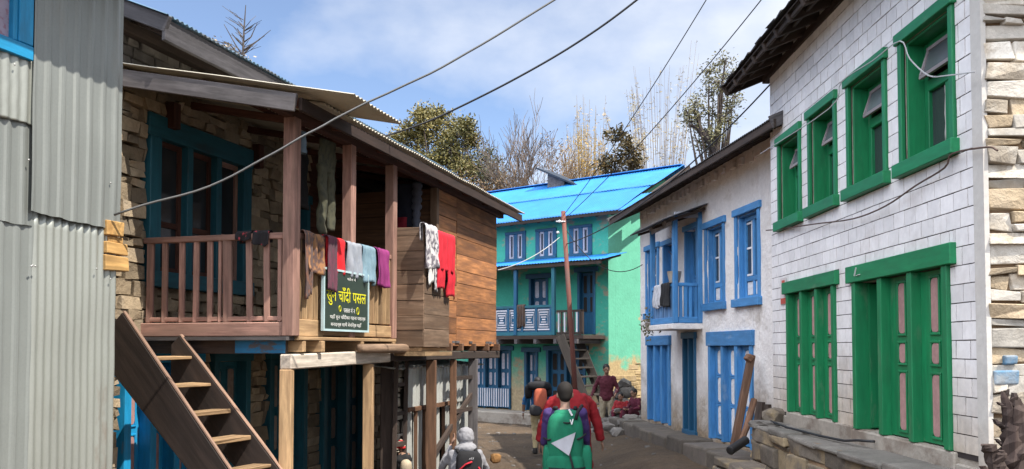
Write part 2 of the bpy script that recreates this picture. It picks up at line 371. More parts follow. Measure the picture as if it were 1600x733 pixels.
def window(par, fr, s0, s1, z0, z1, style):
    """s0<s1 clear opening; frame mesh is the part, pane / sash / curtain its children"""
    m = MB(fr)
    if style == 'green':
        w = .07; rec = .20
        m.box(s0-.10, s1+.10, -.02, .05, z1, z1+.10); m.box(s0-.12, s1+.12, -.02, .075, z0-.12, z0)
        m.box(s0-w, s0, -.02, .028, z0, z1); m.box(s1, s1+w, -.02, .028, z0, z1)
        m.box(s0, s0+.03, -rec-.02, -.021, z0, z1); m.box(s1-.03, s1, -rec-.02, -.021, z0, z1)
        m.box(s0+.03, s1-.03, -rec-.02, -.021, z1-.03, z1); m.box(s0+.03, s1-.03, -rec-.02, -.021, z0, z0+.03)
        a, b, c, d = s0+.03, s1-.03, z0+.03, z1-.03; q = -rec
        m.box(a, a+.075, q-.03, q+.03, c, d); m.box(b-.075, b, q-.03, q+.03, c, d)
        zt = c+(d-c)*.62
        m.box(a+.075, b-.075, q-.03, q+.035, zt-.05, zt+.05); m.box(a+.075, b-.075, q-.03, q+.03, d-.05, d); m.box(a+.075, b-.075, q-.03, q+.03, c, c+.07)
        mid = (a+b)/2; m.box(mid-.03, mid+.03, q-.03, q+.028, c+.07, zt-.05)
        f = m.build('window', green_paint, par, bevel=.006)
        m = MB(fr)                                        # tilted transom
        x0, x1, y0, y1 = a+.08, b-.08, zt+.055, d-.055
        for (p, r) in (((x0, q+.10, y0+.015), (x1, q+.10, y0+.015)), ((x0, q+.03, y1-.015), (x1, q+.03, y1-.015))): m.beam(p, r, .03, .03)
        for x in (x0+.015, x1-.015): m.beam((x, q+.10, y0+.03), (x, q+.03, y1-.03), .03, .03)
        m.build('transom_sash', pink_sash, f)
        m = MB(fr); m.add([(x0+.02, q+.098, y0+.02), (x1-.02, q+.098, y0+.02), (x1-.02, q+.032, y1-.02), (x0+.02, q+.032, y1-.02)], [(0, 1, 2, 3)]); m.build('transom_pane', frost, f, solid=.004)
        m = MB(fr); m.box(a+.07, b-.07, q-.012, q-.004, c+.06, zt-.04); m.build('pane', glass_dark, f)
        m = MB(fr)
        for x in (mid+.05, b-.10):                          # gathered pale curtain edge seen in the far light
            m.grid(lambda u, v, x=x: (x+.05*u+.008*math.sin(v*14), q+.0+.004*math.sin(u*9+v*2)-.001, c+.08+(zt-.06-c-.08)*v), 6, 6)
            break
        m.build('curtain', curtain, f, solid=.003, smooth=True)
    elif style == 'blue':
        w = .09; rec = .16
        m.box(s0-.15, s1+.12, -.02, .05, z1, z1+.11); m.box(s0-.13, s1+.13, -.02, .07, z0-.13, z0)
        m.box(s0-w, s0, -.02, .022, z0, z1); m.box(s1, s1+w, -.02, .022, z0, z1)
        m.box(s0, s0+.03, -rec-.02, -.021, z0, z1); m.box(s1-.03, s1, -rec-.02, -.021, z0, z1); m.box(s0+.03, s1-.03, -rec-.02, -.021, z1-.03, z1)
        a, b, c, d = s0+.03, s1-.03, z0, z1-.03; q = -rec+.03
        for x in (a, b-.08): m.box(x, x+.08, q-.03, q+.03, c, d)
        zr = c+(d-c)*.24; mid = (a+b)/2
        m.box(a+.08, b-.08, q-.03, q+.03, d-.07, d); m.box(a+.08, b-.08, q-.03, q+.03, zr-.04, zr+.04); m.box(a+.08, b-.08, q-.03, q+.03, c, c+.05)
        m.box(mid-.035, mid+.035, q-.029, q+.033, c+.05, zr-.04); m.box(mid-.035, mid+.035, q-.029, q+.033, zr+.04, d-.07)
        f = m.build('window', blue_paint, par, bevel=.006)
        m = MB(fr); m.box(a+.07, b-.07, q-.012, q-.004, zr, d-.06); m.build('pane', glass_dark, f)
        m = MB(fr); m.box(a+.10, mid-.05, q-.003, q+.012, c+.06, zr-.05); m.box(mid+.05, b-.10, q-.003, q+.012, c+.06, zr-.05); m.build('panel', white_paint, f)
        m = MB(fr)
        x = mid+.075
        m.box(x, x+.035, q-.003, q+.02, zr+.05, d-.08)
        for z in (zr+.05, (zr+d)/2-.02, d-.12): m.box(x+.036, b-.085, q-.003, q+.016, z, z+.03)
        m.build('sash', white_paint, f)
    elif style == 'pair':                                 # teal frame, two pale casements
        w = .14
        m.box(s0-w, s1+w, -.02, .05, z1, z1+.08); m.box(s0-w, s1+w, -.02, .07, z0-.08, z0)
        m.box(s0-w, s0, -.02, .03, z0, z1); m.box(s1, s1+w, -.02, .03, z0, z1); mid = (s0+s1)/2; m.box(mid-.07, mid+.07, -.08, .025, z0, z1)
        f = m.build('window', blue_dark, par, bevel=.006)
        for (a, b) in ((s0, mid-.07), (mid+.07, s1)):
            m = MB(fr); m.box(a, a+.05, -.06, 0, z0, z1); m.box(b-.05, b, -.06, 0, z0, z1); m.box(a+.05, b-.05, -.06, 0, z0, z0+.06); m.box(a+.05, b-.05, -.06, 0, z1-.06, z1)
            m.build('sash', mat('lilac_sash_paint', (.50, .50, .60), .6, 'paint'), f)
            m = MB(fr); m.box(a+.045, b-.045, -.05, -.04, z0+.05, z1-.05); m.build('pane', glass_dark, f)
    return f
def door(par, fr, s0, s1, z0, z1, n, fm, pm, lintel=.14, ext=.1, opens=(), rows=((.05, .40), (.46, .58), (.64, .95)), rec=.11, post=.075, cols=1, pw=.34, name='door', d=0, sill=0):
    m = MB(fr); w = (s1-s0-post*(n+1))/n
    m.box(s0-ext, s1+ext, d-.05, d+.055, z1, z1+lintel)
    for i in range(n+1):
        x = s0+i*(w+post); m.box(x, x+post, d-.16, d+.035, z0, z1)
    if sill: m.box(s0-.03, s1+.03, d-.16, d+.045, z0-sill, z0)
    f = m.build(name, fm, par, bevel=.006)
    for i in range(n):
        x0 = s0+post+i*(w+post); x1 = x0+w
        m = MB(fr)
        if i in opens:
            m.box(x1-.04, x1, d-rec-.05-w*.9, d-rec-.05, z0+.02, z1-.02); m.build('door_leaf', fm, f); continue
        m.box(x0+.002, x1-.002, d-rec-.04, d-rec, z0+.012, z1-.008)
        H = z1-z0
        for (r0, r1) in rows:
            for c in range(cols):
                cx = x0+w*(c+.5)/cols; hw = w/cols*pw
                m.cur = 0
                a, b, zz0, zz1 = cx-hw, cx+hw, z0+H*r0, z0+H*r1; t = .022
                m.box(a-t, a, d-rec, d-rec+.014, zz0, zz1); m.box(b, b+t, d-rec, d-rec+.014, zz0, zz1); m.box(a-t, b+t, d-rec, d-rec+.014, zz0-t, zz0); m.box(a-t, b+t, d-rec, d-rec+.014, zz1, zz1+t)
                m.cur = 1; r_ = min(b-a, zz1-zz0)*.32
                pts_ = [(x_+r_*math.cos(q_), z_+r_*math.sin(q_)) for x_, z_, k_ in ((b-r_, zz0+r_, 3), (b-r_, zz1-r_, 0), (a+r_, zz1-r_, 1), (a+r_, zz0+r_, 2)) for q_ in [math.pi/2*(k_+i_/3) for i_ in range(4)]]
                m.prism(pts_, d-rec-.002, d-rec+.007)
        m.build('door_leaf', [fm, pm], f, bevel=.004)
    return f

# ------------------------------------------------------------------ ground
def hgt(x, y):
    t = min(1, max(0, (y-36)/11)); h = 6.3*t*t*(3-2*t)+max(0, y-47)*.045
    far = min(1, max(0, (abs(x)-25)/60)); h += far*far*8
    k = min(1, max(0, (x-1.1)/1.6)); h += .34*k*k*(3-2*k)*min(1, max(0, (y-11)/3))*min(1, max(0, (24-y)/3))
    if y < 36: h += .07*noise.noise((x*.5, y*.5, 1))+.04*noise.noise((x*1.9, y*1.9, 4))
    return h
def axis(lo, hi, a, b, st, k=1.35):
    v = []; x = a
    while x < b: v.append(x); x += st
    v.append(b); s = st
    while v[-1] < hi: s *= k; v.append(v[-1]+s)
    s = st
    while v[0] > lo: s *= k; v.insert(0, v[0]-s)
    return v
XS = axis(-600, 600, -6, 6, .22); YS = axis(-400, 900, 8, 31, .22)
m = MB(); nx = len(XS)
m.add([(x, y, hgt(x, y)) for y in YS for x in XS], [(j*nx+i, j*nx+i+1, (j+1)*nx+i+1, (j+1)*nx+i) for j in range(len(YS)-1) for i in range(nx-1)])
dirt = mat('packed_dirt', (.145, .098, .06), .95, 'dirt', (.06, .043, .03), 0, 0, 1.0)
tag(m.build('ground', dirt, smooth=True), kind='structure')

# ------------------------------------------------------------------ white tiled house (right)
th = thing('tiled_house', T((9.2, -2.6, 0)), 'white tiled house with green doors and windows and a stone end wall', 'house')
ZB, ZT = 1.2, 5.78
TW = [(10.82, 11.60, 3.80, 4.80), (9.63, 10.40, 3.80, 4.84), (8.34, 9.18, 3.80, 4.86), (7.06, 7.92, 3.80, 4.88)]
DA = (9.66, 11.34, 1.36, 2.84); DB = (7.14, 9.14, 1.34, 2.82)
m = MB(T); wall(m, 6.64, 12.05, 0, ZT+.25, [TWi for TWi in TW]+[DA, DB], -.42, -.012)
m.build('wall', cement, th)
hol = [(a-.07, b+.07, c-.115, d+.095) for a, b, c, d in TW]+[(a-.0, b+.0, z0, z1+.16) for a, b, z0, z1 in (DA, DB)]+[(a-.1, b+.1, z1, z1+.16) for a, b, z0, z1 in (DA, DB)]
m = MB(T); z = 1.34; row = 0
m.cur = 1; wall(m, 6.74, 12.04, 1.30, ZT+.2, [(a, b, c-.1, d+.08) for a, b, c, d in TW]+[(a, b, 1.2, z1+.1) for a, b, z0, z1 in (DA, DB)], -.012, -.0055, tint=.5); m.cur = 0
while z < ZT+.1:
    th_ = .146; s = 6.74-(.11 if row % 2 else 0)-rnd.uniform(0, .03)
    while s < 12.04:
        l = .222
        for (a, b, c, d) in rect_sub((max(s, 6.74), min(s+l, 12.04), z, z+th_), hol, .02):
            g = .0042; o = rnd.uniform(-.0012, .0022)
            m.box(a+.0065, b-.0065, -.006, .001+o, c+g, d-g, jit=.0012)
        s += l
    z += th_; row += 1
m.build('wall_tiles', [tile_white, grout], th)
m = MB(T); m.box(6.585, 6.735, -.025, .012, 1.2, ZT+.1); m.build('corner_strip', white_strip, th)
m = MB(T)
for (a, b, z1) in ((9.2, 11.38, 1.36), (7.08, 9.2, 1.34)): m.box(a, b, -.2, .028+rnd.uniform(0, .004), .9, z1-.004, jit=.004)
m.box(11.38, 12.05, -.2, .02, .9, 1.30, jit=.004); m.box(6.62, 7.08, -.2, .018, .9, 1.25, jit=.003)
m.build('plinth', cement, th, bevel=.012)
for q in TW: window(th, T, *q, 'green')
door(th, T, *DA, 3, green_paint, pink_panel, lintel=.15, ext=.10, rec=.045, post=.08, pw=.13)
dB = door(th, T, *DB, 3, green_paint, pink_panel, lintel=.17, ext=.11, opens=(2,), cols=1, rec=.05, post=.09, pw=.125)
m = MB(T); m.box(7.95, 7.97, -.10, -.06, 2.0, 2.12); m.tube([(7.96, -.07, 2.06), (7.96, -.03, 2.04), (7.96, -.07, 1.98)], .007); m.build('latch', iron, dB)
m = MB(T); m.beam((8.98, .058, 2.88), (8.93, .058, 2.96), .02, .004); m.beam((8.93, .058, 2.88), (8.84, .058, 2.885), .02, .004); m.build('chalk_mark', white_paint, dB)
m = MB(T); m.box(6.5, 12.1, -5.6, -5.2, 0, 6.6); m.box(11.75, 12.05, -5.2, -.42, 0, ZT+.2); m.box(6.9, 11.7, -5.15, -.45, 1.0, 1.15); m.build('back_wall', cement, th)
# stone end wall faces the camera
EW = Fr((3.5, 6.6), (1, 0), (0, -1))
rz = lambda X: 5.86+.42*min(X+.5, 7.0-(X+.5)) if X < 8 else 5
m = MB(EW); topf = lambda s: 5.86+.40*(s if s < 3 else 6-s)
m.prism([(.05, 0), (5.6, 0), (5.6, 5.9), (2.9, 6.9), (.05, 5.85)], -.42, -.03); m.cur = 0
mm = MB(EW); stones(mm, .012, 5.6, 0, 6.9, (), 0, ch=(.055, .17), cl=(.12, .55), out_=.034, depth=.1, gap=.010, top=topf, jit=.021, mats=(5, 4, 3))
blue_at = [EW.px(1566, 592)]
m.build('end_wall_core', mortar, th)
ew = mm.build('end_wall', [stone_pale, stone_warm, mat('lime_splashed_stone', (.58, .54, .48), .9, 'stone', (.36, .30, .22), .6, .3, .6)], th, bevel=.008, seg=2)
m = MB(EW)
for (px_, py_, w_, h_) in ((1570, 590, .19, .115), (1577, 563, .10, .07)):
    m = MB(EW); s_, z_ = EW.px(px_, py_); m.box(s_-w_/2, s_+w_/2, -.05, .036, z_-h_/2, z_+h_/2, jit=.008); m.build('blue_daubed_stone', stone_blue, th, bevel=.012, seg=2)
# roof: slates on rafters
def slates(m, s0, s1, e0, e1, rows, wid=.26, th_=.016):
    dv = Vector((e1[0]-e0[0], e1[1]-e0[1])); ln = dv.length; dv /= ln; nn = Vector((-dv.y, dv.x)); nn = nn if nn.y > 0 else -nn
    for r in range(rows):
        a = ln*r/rows; b = a+ln/rows*1.35; s = s0-rnd.uniform(0, .15)
        while s < s1:
            w = wid*rnd.uniform(.7, 1.3); aa = a-rnd.uniform(0, .05); x0, x1 = max(s, s0-.04), min(s+w-.006, s1+.05)
            if x1-x0 > .03:
                vs = []
                for lift in (0, th_):
                    for (x, t, k) in ((x0, aa, .034), (x1, aa+rnd.uniform(-.03, .03), .034), (x1, min(b, ln), .006), (x0, min(b, ln), .006)):
                        p = Vector(e0)+dv*t+nn*(k+lift+rnd.uniform(0, .004)); vs.append((x, p.x, p.y))
                m.add(vs, [(0, 1, 2, 3), (7, 6, 5, 4), (0, 4, 5, 1), (1, 5, 6, 2), (2, 6, 7, 3), (3, 7, 4, 0)])
            s += w
E0, E1, E2 = (.52, 5.80), (-2.75, 7.15), (-6.1, 5.7)
m = MB(T); slates(m, 5.75, 12.42, E0, E1, 11); slates(m, 5.75, 12.42, E2, E1, 9)
rf = m.build('roof', slate, th)
m = MB(T)
m.grid(lambda u, v: (5.8+6.58*u, E0[0]+(E1[0]-E0[0])*v, E0[1]-.012+(E1[1]-E0[1])*v), 4, 3); m.grid(lambda u, v: (5.8+6.58*u, E2[0]+(E1[0]-E2[0])*v, E2[1]-.012+(E1[1]-E2[1])*v), 4, 3)
m.build('roof_boards', wood_dark, rf, solid=.012)
m = MB(T); s = 5.86
while s < 12.45:
    m.beam((s, .50, 5.74), (s, E1[0], E1[1]-.075), .07, .10); s += .47
m.beam((5.78, .46, 5.75), (12.4, .46, 5.75), .035, .05); m.beam((5.84, -.02, 5.87), (12.3, -.02, 5.87), .10, .10); m.beam((5.8, .30, 5.815), (12.38, .30, 5.815), .04, .03)
m.build('rafter', wood_dark, rf, bevel=.006)
m = MB(T); m.prism([(0, 0)], 0, 0) if False else None
m.beam((5.74, .54, 5.77), (5.74, E1[0], E1[1]-.03), .03, .16); m.beam((12.43, .54, 5.77), (12.43, E1[0], E1[1]-.03), .03, .16); m.build('barge_board', wood_dark, rf, bevel=.004)

# ------------------------------------------------------------------ blue and white house
bh = thing('whitewashed_house', B((4.2, -2.5, 0)), 'whitewashed rubble house with blue window frames, blue doors and a small balcony', 'house')
W1 = (6.72, 7.55, 2.92, 4.28); W2 = (5.55, 6.28, 2.6, 4.25); BD = (4.12, 4.86, 2.62, 4.36); W3 = (2.88, 3.68, 2.94, 4.26); W4 = (1.40, 2.24, 2.94, 4.27)
D1 = (5.86, 7.50, .62, 2.22); D2 = (4.30, 5.02, .64, 2.34); D3 = (1.62, 3.58, .60, 2.20)
m = MB(B); HB = [W1, W2, BD, W3, W4, D1, D2, D3]
wall(m, -.05, 8.12, 0, 5.25, HB, -.4, 0); m.box(7.8, 8.12, -5, -.4, 0, 5.2); m.box(-.05, 8.12, -5.3, -5, 0, 5.2); m.box(-.05, .3, -5, -.4, 0, 5.2)
o = m.build('wall', white_wash, bh); x = o.modifiers.new('sub', 'SUBSURF'); x.subdivision_type = 'SIMPLE'; x.levels = x.render_levels = 4
tx = bpy.data.textures.new('lumps', 'CLOUDS'); tx.noise_scale = .22; tx.noise_depth = 3
# keep displacement off the ground: small uneven plaster only
x = o.modifiers.new('lumps', 'DISPLACE'); x.texture = tx; x.strength = .03; x.mid_level = .62; x.texture_coords = 'GLOBAL'
for q in (W1, W3, W4): window(bh, B, *q, 'blue')
door(bh, B, *W2, 1, blue_paint, white_paint, lintel=.1, ext=.1, rows=((.08, .40), (.46, .93)), pw=.3, name='window_door')
door(bh, B, *BD, 1, blue_paint, blue_dark, lintel=.1, ext=.06, rows=((.06, .45), (.5, .94)), pw=.3, name='balcony_door')
door(bh, B, *D1, 3, blue_paint, white_paint, lintel=.20, ext=.04, rows=((.06, .36), (.40, .64), (.68, .95)), pw=.2, post=.1, rec=.065)
door(bh, B, *D2, 2, blue_dark, blue_dark, lintel=.12, ext=.03, rows=((.06, .45), (.5, .94)), sill=.1, post=.07)
door(bh, B, *D3, 3, blue_paint, white_paint, lintel=.24, ext=.05, rows=((.06, .36), (.40, .66), (.70, .95)), pw=.2, post=.1, rec=.06)
# roof
F0, F1, F2 = (.62, 5.12), (-2.4, 6.45), (-5.6, 5.0)
m = MB(B); roofsheet(m, -.6, 8.55, F0, F1, .076, .009); roofsheet(m, -.6, 8.55, F2, F1, .076, .009)
rf = m.build('roof', galv_dark, bh, solid=.004, smooth=True)
m = MB(B); s = -.5
while s < 8.55: m.beam((s, .56, 5.05), (s, F1[0], F1[1]-.09), .07, .10); s += .42
m.beam((-.6, .58, 5.06), (8.5, .58, 5.06), .04, .11); m.beam((-.6, .28, 5.20), (8.5, .28, 5.20), .05, .04)
m.build('rafter', wood_dark, rf, bevel=.006)
m = MB(B)
for k in (8.53, -.58): m.beam((k, .63, 5.07), (k, F1[0], F1[1]-.05), .03, .16)
m.build('barge_board', wood_grey, rf)
m = MB(B); m.beam((8.56, .66, 5.12), (8.56, -2.4, 6.46), .025, .03); m.build('edge_flashing', galv, rf)
m = MB(B); s = .0                                           # ragged row of stone ends under the eave
while s < 8.05: w_ = rnd.uniform(.10, .22); m = MB(B); m.box(s, s+w_, -.1, rnd.uniform(.02, .06), 5.06+rnd.uniform(-.03, .03), 5.17, jit=.015); s += w_+rnd.uniform(.08, .3); m.build('wall_plate_stone', white_wash, bh, bevel=.01)
# balcony
m = MB(B); m.box(3.92, 5.46, .0, .56, 2.50, 2.60); bal = m.build('balcony', white_wash, bh, bevel=.01)
for (s_, d_) in ((3.97, .49), (5.40, .49), (3.97, .03)):
    m = MB(B); m.box(s_-.045, s_+.045, d_-.045, d_+.045, 2.605, 4.62-(.08 if d_ > .2 else 0)); m.build('post', blue_paint, bal, bevel=.01)
m = MB(B); m.box(4.02, 5.35, .455, .525, 3.27, 3.33); m.box(3.935, 4.005, .08, .44, 3.27, 3.33); m.box(4.02, 5.35, .46, .52, 2.61, 2.72); m.box(3.94, 4.0, .08, .44, 2.61, 2.72); m.box(5.36, 5.43, .02, .44, 3.27, 3.33)
m.build('rail', blue_paint, bal, bevel=.006)
for i in range(11):
    m = MB(B); s_ = 4.12+i*.115; m.box(s_-.02, s_+.02, .472, .508, 2.72, 3.27); m.build('baluster', mat('pale_blue_paint', (.16, .32, .58), .5, 'paint', (.4, .45, .55)), bal)
for d_ in (.12, .22, .31, .40):
    m = MB(B); m.box(3.955, 3.985, d_-.035, d_+.02, 2.72, 3.27); m.build('baluster', blue_paint, bal)
m = MB(B); roofsheet(m, 3.6, 5.95, (.80, 4.42), (.0, 4.70), .076, .009); cn = m.build('canopy', galv_dark, bal, solid=.004, smooth=True)
m = MB(B); m.box(3.92, 5.46, .50, .54, 4.44, 4.52); m.box(3.93, 3.97, .02, .50, 4.50, 4.60)
for i in range(18):
    s_ = 3.95+i*.083; m.prism([(s_, 4.44), (s_+.083, 4.44), (s_+.06, 4.38), (s_+.0415, 4.365), (s_+.02, 4.38)], .51, .53)
m.build('valance', mat('pale_valance_board', (.45, .47, .52), .7, 'paint'), bal)
m = MB(B)
for s_ in (3.75, 4.6, 5.6): m = MB(B); m.beam((s_, .72, 4.39), (s_, .0, 4.63), .05, .05); m.build('canopy_rafter', wood_dark, cn)
# ------------------------------------------------------------------ turquoise house
gh = thing('turquoise_house', G((2.5, -2.5, 0)), 'turquoise plastered house with a bright blue sheet roof and a patterned balcony', 'house')
GW = [(3.0, 3.5, 4.83, 5.56), (1.88, 2.36, 4.84, 5.56), (.66, 1.16, 4.84, 5.56)]
GD = [(3.42, 5.0, .35, 2.1), (2.42, 2.92, .35, 2.05), (.75, 2.12, .35, 2.1)]
UD = [(2.05, 2.75, 2.55, 4.2), (.42, 1.02, 2.55, 4.3)]
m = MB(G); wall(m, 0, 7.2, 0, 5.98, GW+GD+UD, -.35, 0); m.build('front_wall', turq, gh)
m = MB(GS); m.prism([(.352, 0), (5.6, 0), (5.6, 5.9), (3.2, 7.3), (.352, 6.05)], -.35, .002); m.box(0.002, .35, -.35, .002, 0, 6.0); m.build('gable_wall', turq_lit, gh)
m = MB(G); m.box(-.0, 7.2, -5.6, -5.3, 0, 5.9); m.box(6.9, 7.2, -5.3, -.36, 0, 5.9); m.build('rear_wall', turq, gh)
m = MB(GS); stones(m, .03, 2.2, .25, 1.75, (), .004, ch=(.12, .2), cl=(.25, .6), out_=.02, depth=.06, top=lambda s: 1.15+.55*s+.25*math.sin(s*5)); m.build('exposed_stonework', mat('tan_exposed_stone', (.46, .34, .18), .9, 'stone', (.30, .23, .15), .6, .3, .6), gh, bevel=.02)
for q in GW: window(gh, G, *q, 'pair')
door(gh, G, *GD[0], 3, blue_dark, mat('lilac_panel_paint', (.48, .47, .55), .6, 'paint'), cols=2, pw=.28, rows=((.05, .34), (.40, .62), (.68, .95)), post=.09)
door(gh, G, *GD[1], 1, blue_dark, MATS['lilac_panel_paint'], cols=2, pw=.24, rows=((.05, .34), (.40, .62), (.68, .95)), post=.09)
door(gh, G, *GD[2], 2, blue_dark, dark_in, cols=2, pw=.28, rows=((.05, .34), (.40, .62), (.68, .95)), post=.09)
door(gh, G, *UD[0], 1, blue_dark, MATS['lilac_panel_paint'], cols=2, pw=.26, rows=((.36, .6), (.66, .95)), post=.08, name='balcony_door')
door(gh, G, *UD[1], 1, blue_dark, dark_in, cols=2, pw=.26, rows=((.36, .6), (.66, .95)), post=.08, name='balcony_door')
m = MB(G); m.box(-.15, 7.2, .01, .9, 0, .33, jit=.02); m.build('plinth', cement, gh, bevel=.03)
GE0, GE1, GE2 = (.5, 5.86), (-3.05, 7.62), (-6.1, 6.0)
m = MB(G)
roofsheet(m, -.62, 7.6, GE0, (-1.35, 6.80), .10, .013, .3); roofsheet(m, -.72, 7.6, (-1.25, 6.775), GE1, .10, .013, .8)
roofsheet(m, -.72, 7.6, GE2, GE1, .10, .013, .5); roofsheet(m, -1.05, -.64, (.5, 5.84), (-.75, 6.46), .10, .013, .9)
rf = m.build('roof', sheet_blue, gh, solid=.006, smooth=True)
m = MB(G); m.box(-.70, 7.5, GE1[0]-.14, GE1[0]+.14, GE1[1]+.0, GE1[1]+.03); m.build('ridge_cap', sheet_blue, rf, bevel=.01)
m = MB(G); s = -.9
while s < 7.4: m.beam((s, .44, 5.80), (s, GE1[0], GE1[1]-.09), .08, .11); s += .5
m.beam((-.96, .46, 5.815), (7.5, .46, 5.815), .05, .09); m.beam((-.3, -.9, 6.50), (7.5, -.9, 6.50), .07, .08); m.build('rafter', wood_dark, rf)
m = MB(G)                                             # raised vent with its own dark sheet, on the ridge
va, vb = G.px(850, 266, -2.9), G.px(912, 292, -2.9); wa, wb = G.px(864, 300, -2.9), G.px(890, 300, -2.9)
m.prism([(wa[0], 7.3), (wb[0], 7.3), (wb[0], vb[1]+(va[1]-vb[1])*(wb[0]-vb[0])/(va[0]-vb[0])-.03), (wa[0], vb[1]+(va[1]-vb[1])*(wa[0]-vb[0])/(va[0]-vb[0])-.03)], -3.3, -2.6); vt = m.build('roof_vent', wood_grey, rf)
m = MB(G); m.beam((va[0], -2.95, va[1]), (vb[0], -2.95, vb[1]), 1.0, .05); m.build('vent_sheet', mat('navy_vent_sheet', (.025, .04, .065), .6, 'metal'), vt)
# lean-to canopy, balcony, stair
m = MB(G); roofsheet(m, -.62, 5.2, (1.2, 4.50), (.02, 4.76), .10, .012); cn = m.build('canopy', sheet_blue, gh, solid=.006, smooth=True)
m = MB(G); m.beam((-.5, 1.12, 4.43), (5.2, 1.12, 4.43), .07, .09)
for s_ in (-.4, .4, 1.1, 2, 3, 4, 5): m.beam((s_, 1.1, 4.46), (s_, .03, 4.70), .05, .06)
m.build('canopy_rafter', wood_dark, cn)
m = MB(G); m.box(.1, 5.3, .01, 1.08, 2.42, 2.52); bal = m.build('balcony', wood_dark, gh)
for i in range(8):
    m = MB(G); s_ = .3+i*.68; m.box(s_-.05, s_+.05, .01, 1.16, 2.29, 2.415); m.build('joist', wood_grey, bal)
for s_ in (1.10, 2.42, 3.35, 4.4):
    m = MB(G); m.box(s_-.055, s_+.055, 1.0, 1.09, 2.525, 4.39); m.build('post', blue_dark if s_ > 1.2 else teal_paint, bal, bevel=.008)
m = MB(G); m.box(1.05, 5.3, 1.0, 1.07, 3.29, 3.36); m.box(1.05, 5.3, 1.01, 1.06, 2.525, 2.62); m.build('rail', teal_paint, bal)
bw = mat('white_slat_paint', (.62, .62, .68), .6, 'paint')
for i in range(7):                                   # hour-glass panels of white bars between blue boards
    a = 1.20+i*.50; m = MB(G); m.cur = 0
    m.box(a-.05, a+.03, 1.012, 1.062, 2.62, 3.29); m.box(a+.03, a+.45, 1.016, 1.034, 2.62, 3.29)
    m.cur = 1; c = a+.24
    for k in range(9):
        hw = .055+.145*abs(k-4)/4; z = 2.665+k*.068; m.box(c-hw, c+hw, 1.036, 1.052, z, z+.036)
    for q in (-1, 1):
        for j in range(2): m.beam((c+q*(.195-.05*j), 1.044, 2.74+.05*j), (c+q*(.195-.05*j), 1.044, 3.21-.05*j), .014, .014, up=(1, 0, 0))
    m.build('patterned_panel', [blue_dark, bw], bal)
m = MB(G); m.cur = 0; m.box(.14, 1.0, 1.0, 1.06, 3.14, 3.2); m.box(.14, 1.0, 1.0, 1.06, 2.53, 2.6); m.box(.14, .2, .99, 1.06, 2.53, 3.2)
for k in range(8): m.cur = k % 2; m.box(.22+k*.1, .26+k*.1, 1.015, 1.045, 2.6, 3.14)
m.build('slat_rail', [wood_dark, bw], bal)
m = MB(G)
m.box(3.42, 5.0, .03, .07, .4, .98); m.cur = 1
for k in range(17): m.box(3.46+k*.09, 3.50+k*.09, .075, .09, .42, .96)
m.build('slatted_screen', [blue_dark, bw], gh)
stair_grey = mat('dim_grey_plank', (.058, .048, .042), .9, 'wood', (.035, .03, .027), .6)
st = thing('outside_stair', G((0, .9, 0)), 'weathered grey plank stair climbing to the turquoise house balcony', 'stairs')
ST0, ST1 = (-.42, .32), (.62, 2.5)
for d_ in (.62, 1.42):
    m = MB(G); m.beam((ST0[0]-.1, d_, ST0[1]-.2), (ST1[0], d_, ST1[1]), .05, .24, up=(.5, 0, 1)); m.build('stringer', stair_grey, st, bevel=.006)
for i in range(9):
    t = (i+.6)/9.2; m = MB(G); s_ = ST0[0]+(ST1[0]-ST0[0])*t; z_ = ST0[1]+(ST1[1]-ST0[1])*t; m.box(s_-.14, s_+.12, .646, 1.394, z_-.02, z_+.02); m.build('tread', stair_grey, st, bevel=.004)

# ------------------------------------------------------------------ stone house with veranda
wh = thing('veranda_house', S((3, -1, 0)), 'rough stone house with a pink railed timber veranda and a plank room', 'house')
VW = (.22, 1.78, 2.98, 4.42)
GDs = [(-.30, .98, .1, 2.0), (1.22, 1.98, .1, 2.0), (2.44, 3.42, .1, 2.02), (3.9, 5.4, .1, 2.02)]
UDs = [(2.85, 3.45, 2.3, 4.2)]
hol = [(VW[0]-.2, VW[1]+.2, VW[2]-.17, VW[3]+.22)]+[(a-.03, b+.03, c-.2, d+.13) for a, b, c, d in GDs+UDs]
m = MB(S); m.cur = 1; wall(m, -2.6, 7.2, 0, 5.05, hol, -.4, -.07); m.box(-2.6, -2.2, -5, -.4, 0, 5.05); m.box(6.9, 7.2, -5, -.4, 0, 5.05); m.box(-2.6, 7.2, -5.3, -5, 0, 5.05); m.cur = 0
stones(m, -2.6, 3.5, 0, 5.05, hol, 0, ch=(.085, .2), cl=(.11, .36), out_=.045, jit=.02); stones(m, 3.5, 7.2, 0, 2.2, hol, 0, ch=(.12, .22), cl=(.18, .42), out_=.035)
m.build('stone_wall', [stone_warm, mortar], wh, bevel=.011, seg=2)
m = MB(S); z = 2.2
while z < 4.95:
    hb = rnd.uniform(.16, .24)
    for (a, b, c, d) in rect_sub((3.48, 7.1, z, min(z+hb, 5.0)), hol): m.box(a, b, -.06, .015+rnd.uniform(0, .008), c+.003, d-.003)
    z += hb
m.build('inner_plank_wall', wood_red, wh, bevel=.004)
m = MB(S); a, b, c, d = VW                             # big three-light window
m.box(a-.22, b+.2, -.1, .06, d, d+.24); m.box(a-.2, b+.2, -.1, .09, c-.17, c); m.box(a-.18, a, -.12, .05, c, d); m.box(b, b+.18, -.12, .05, c, d)
L3 = (b-a-.2)/3
for i in (1, 2): m.box(a+i*L3+(i-1)*.1, a+i*L3+i*.1, -.12, .045, c, d)
vw = m.build('window', teal_paint, wh, bevel=.006)
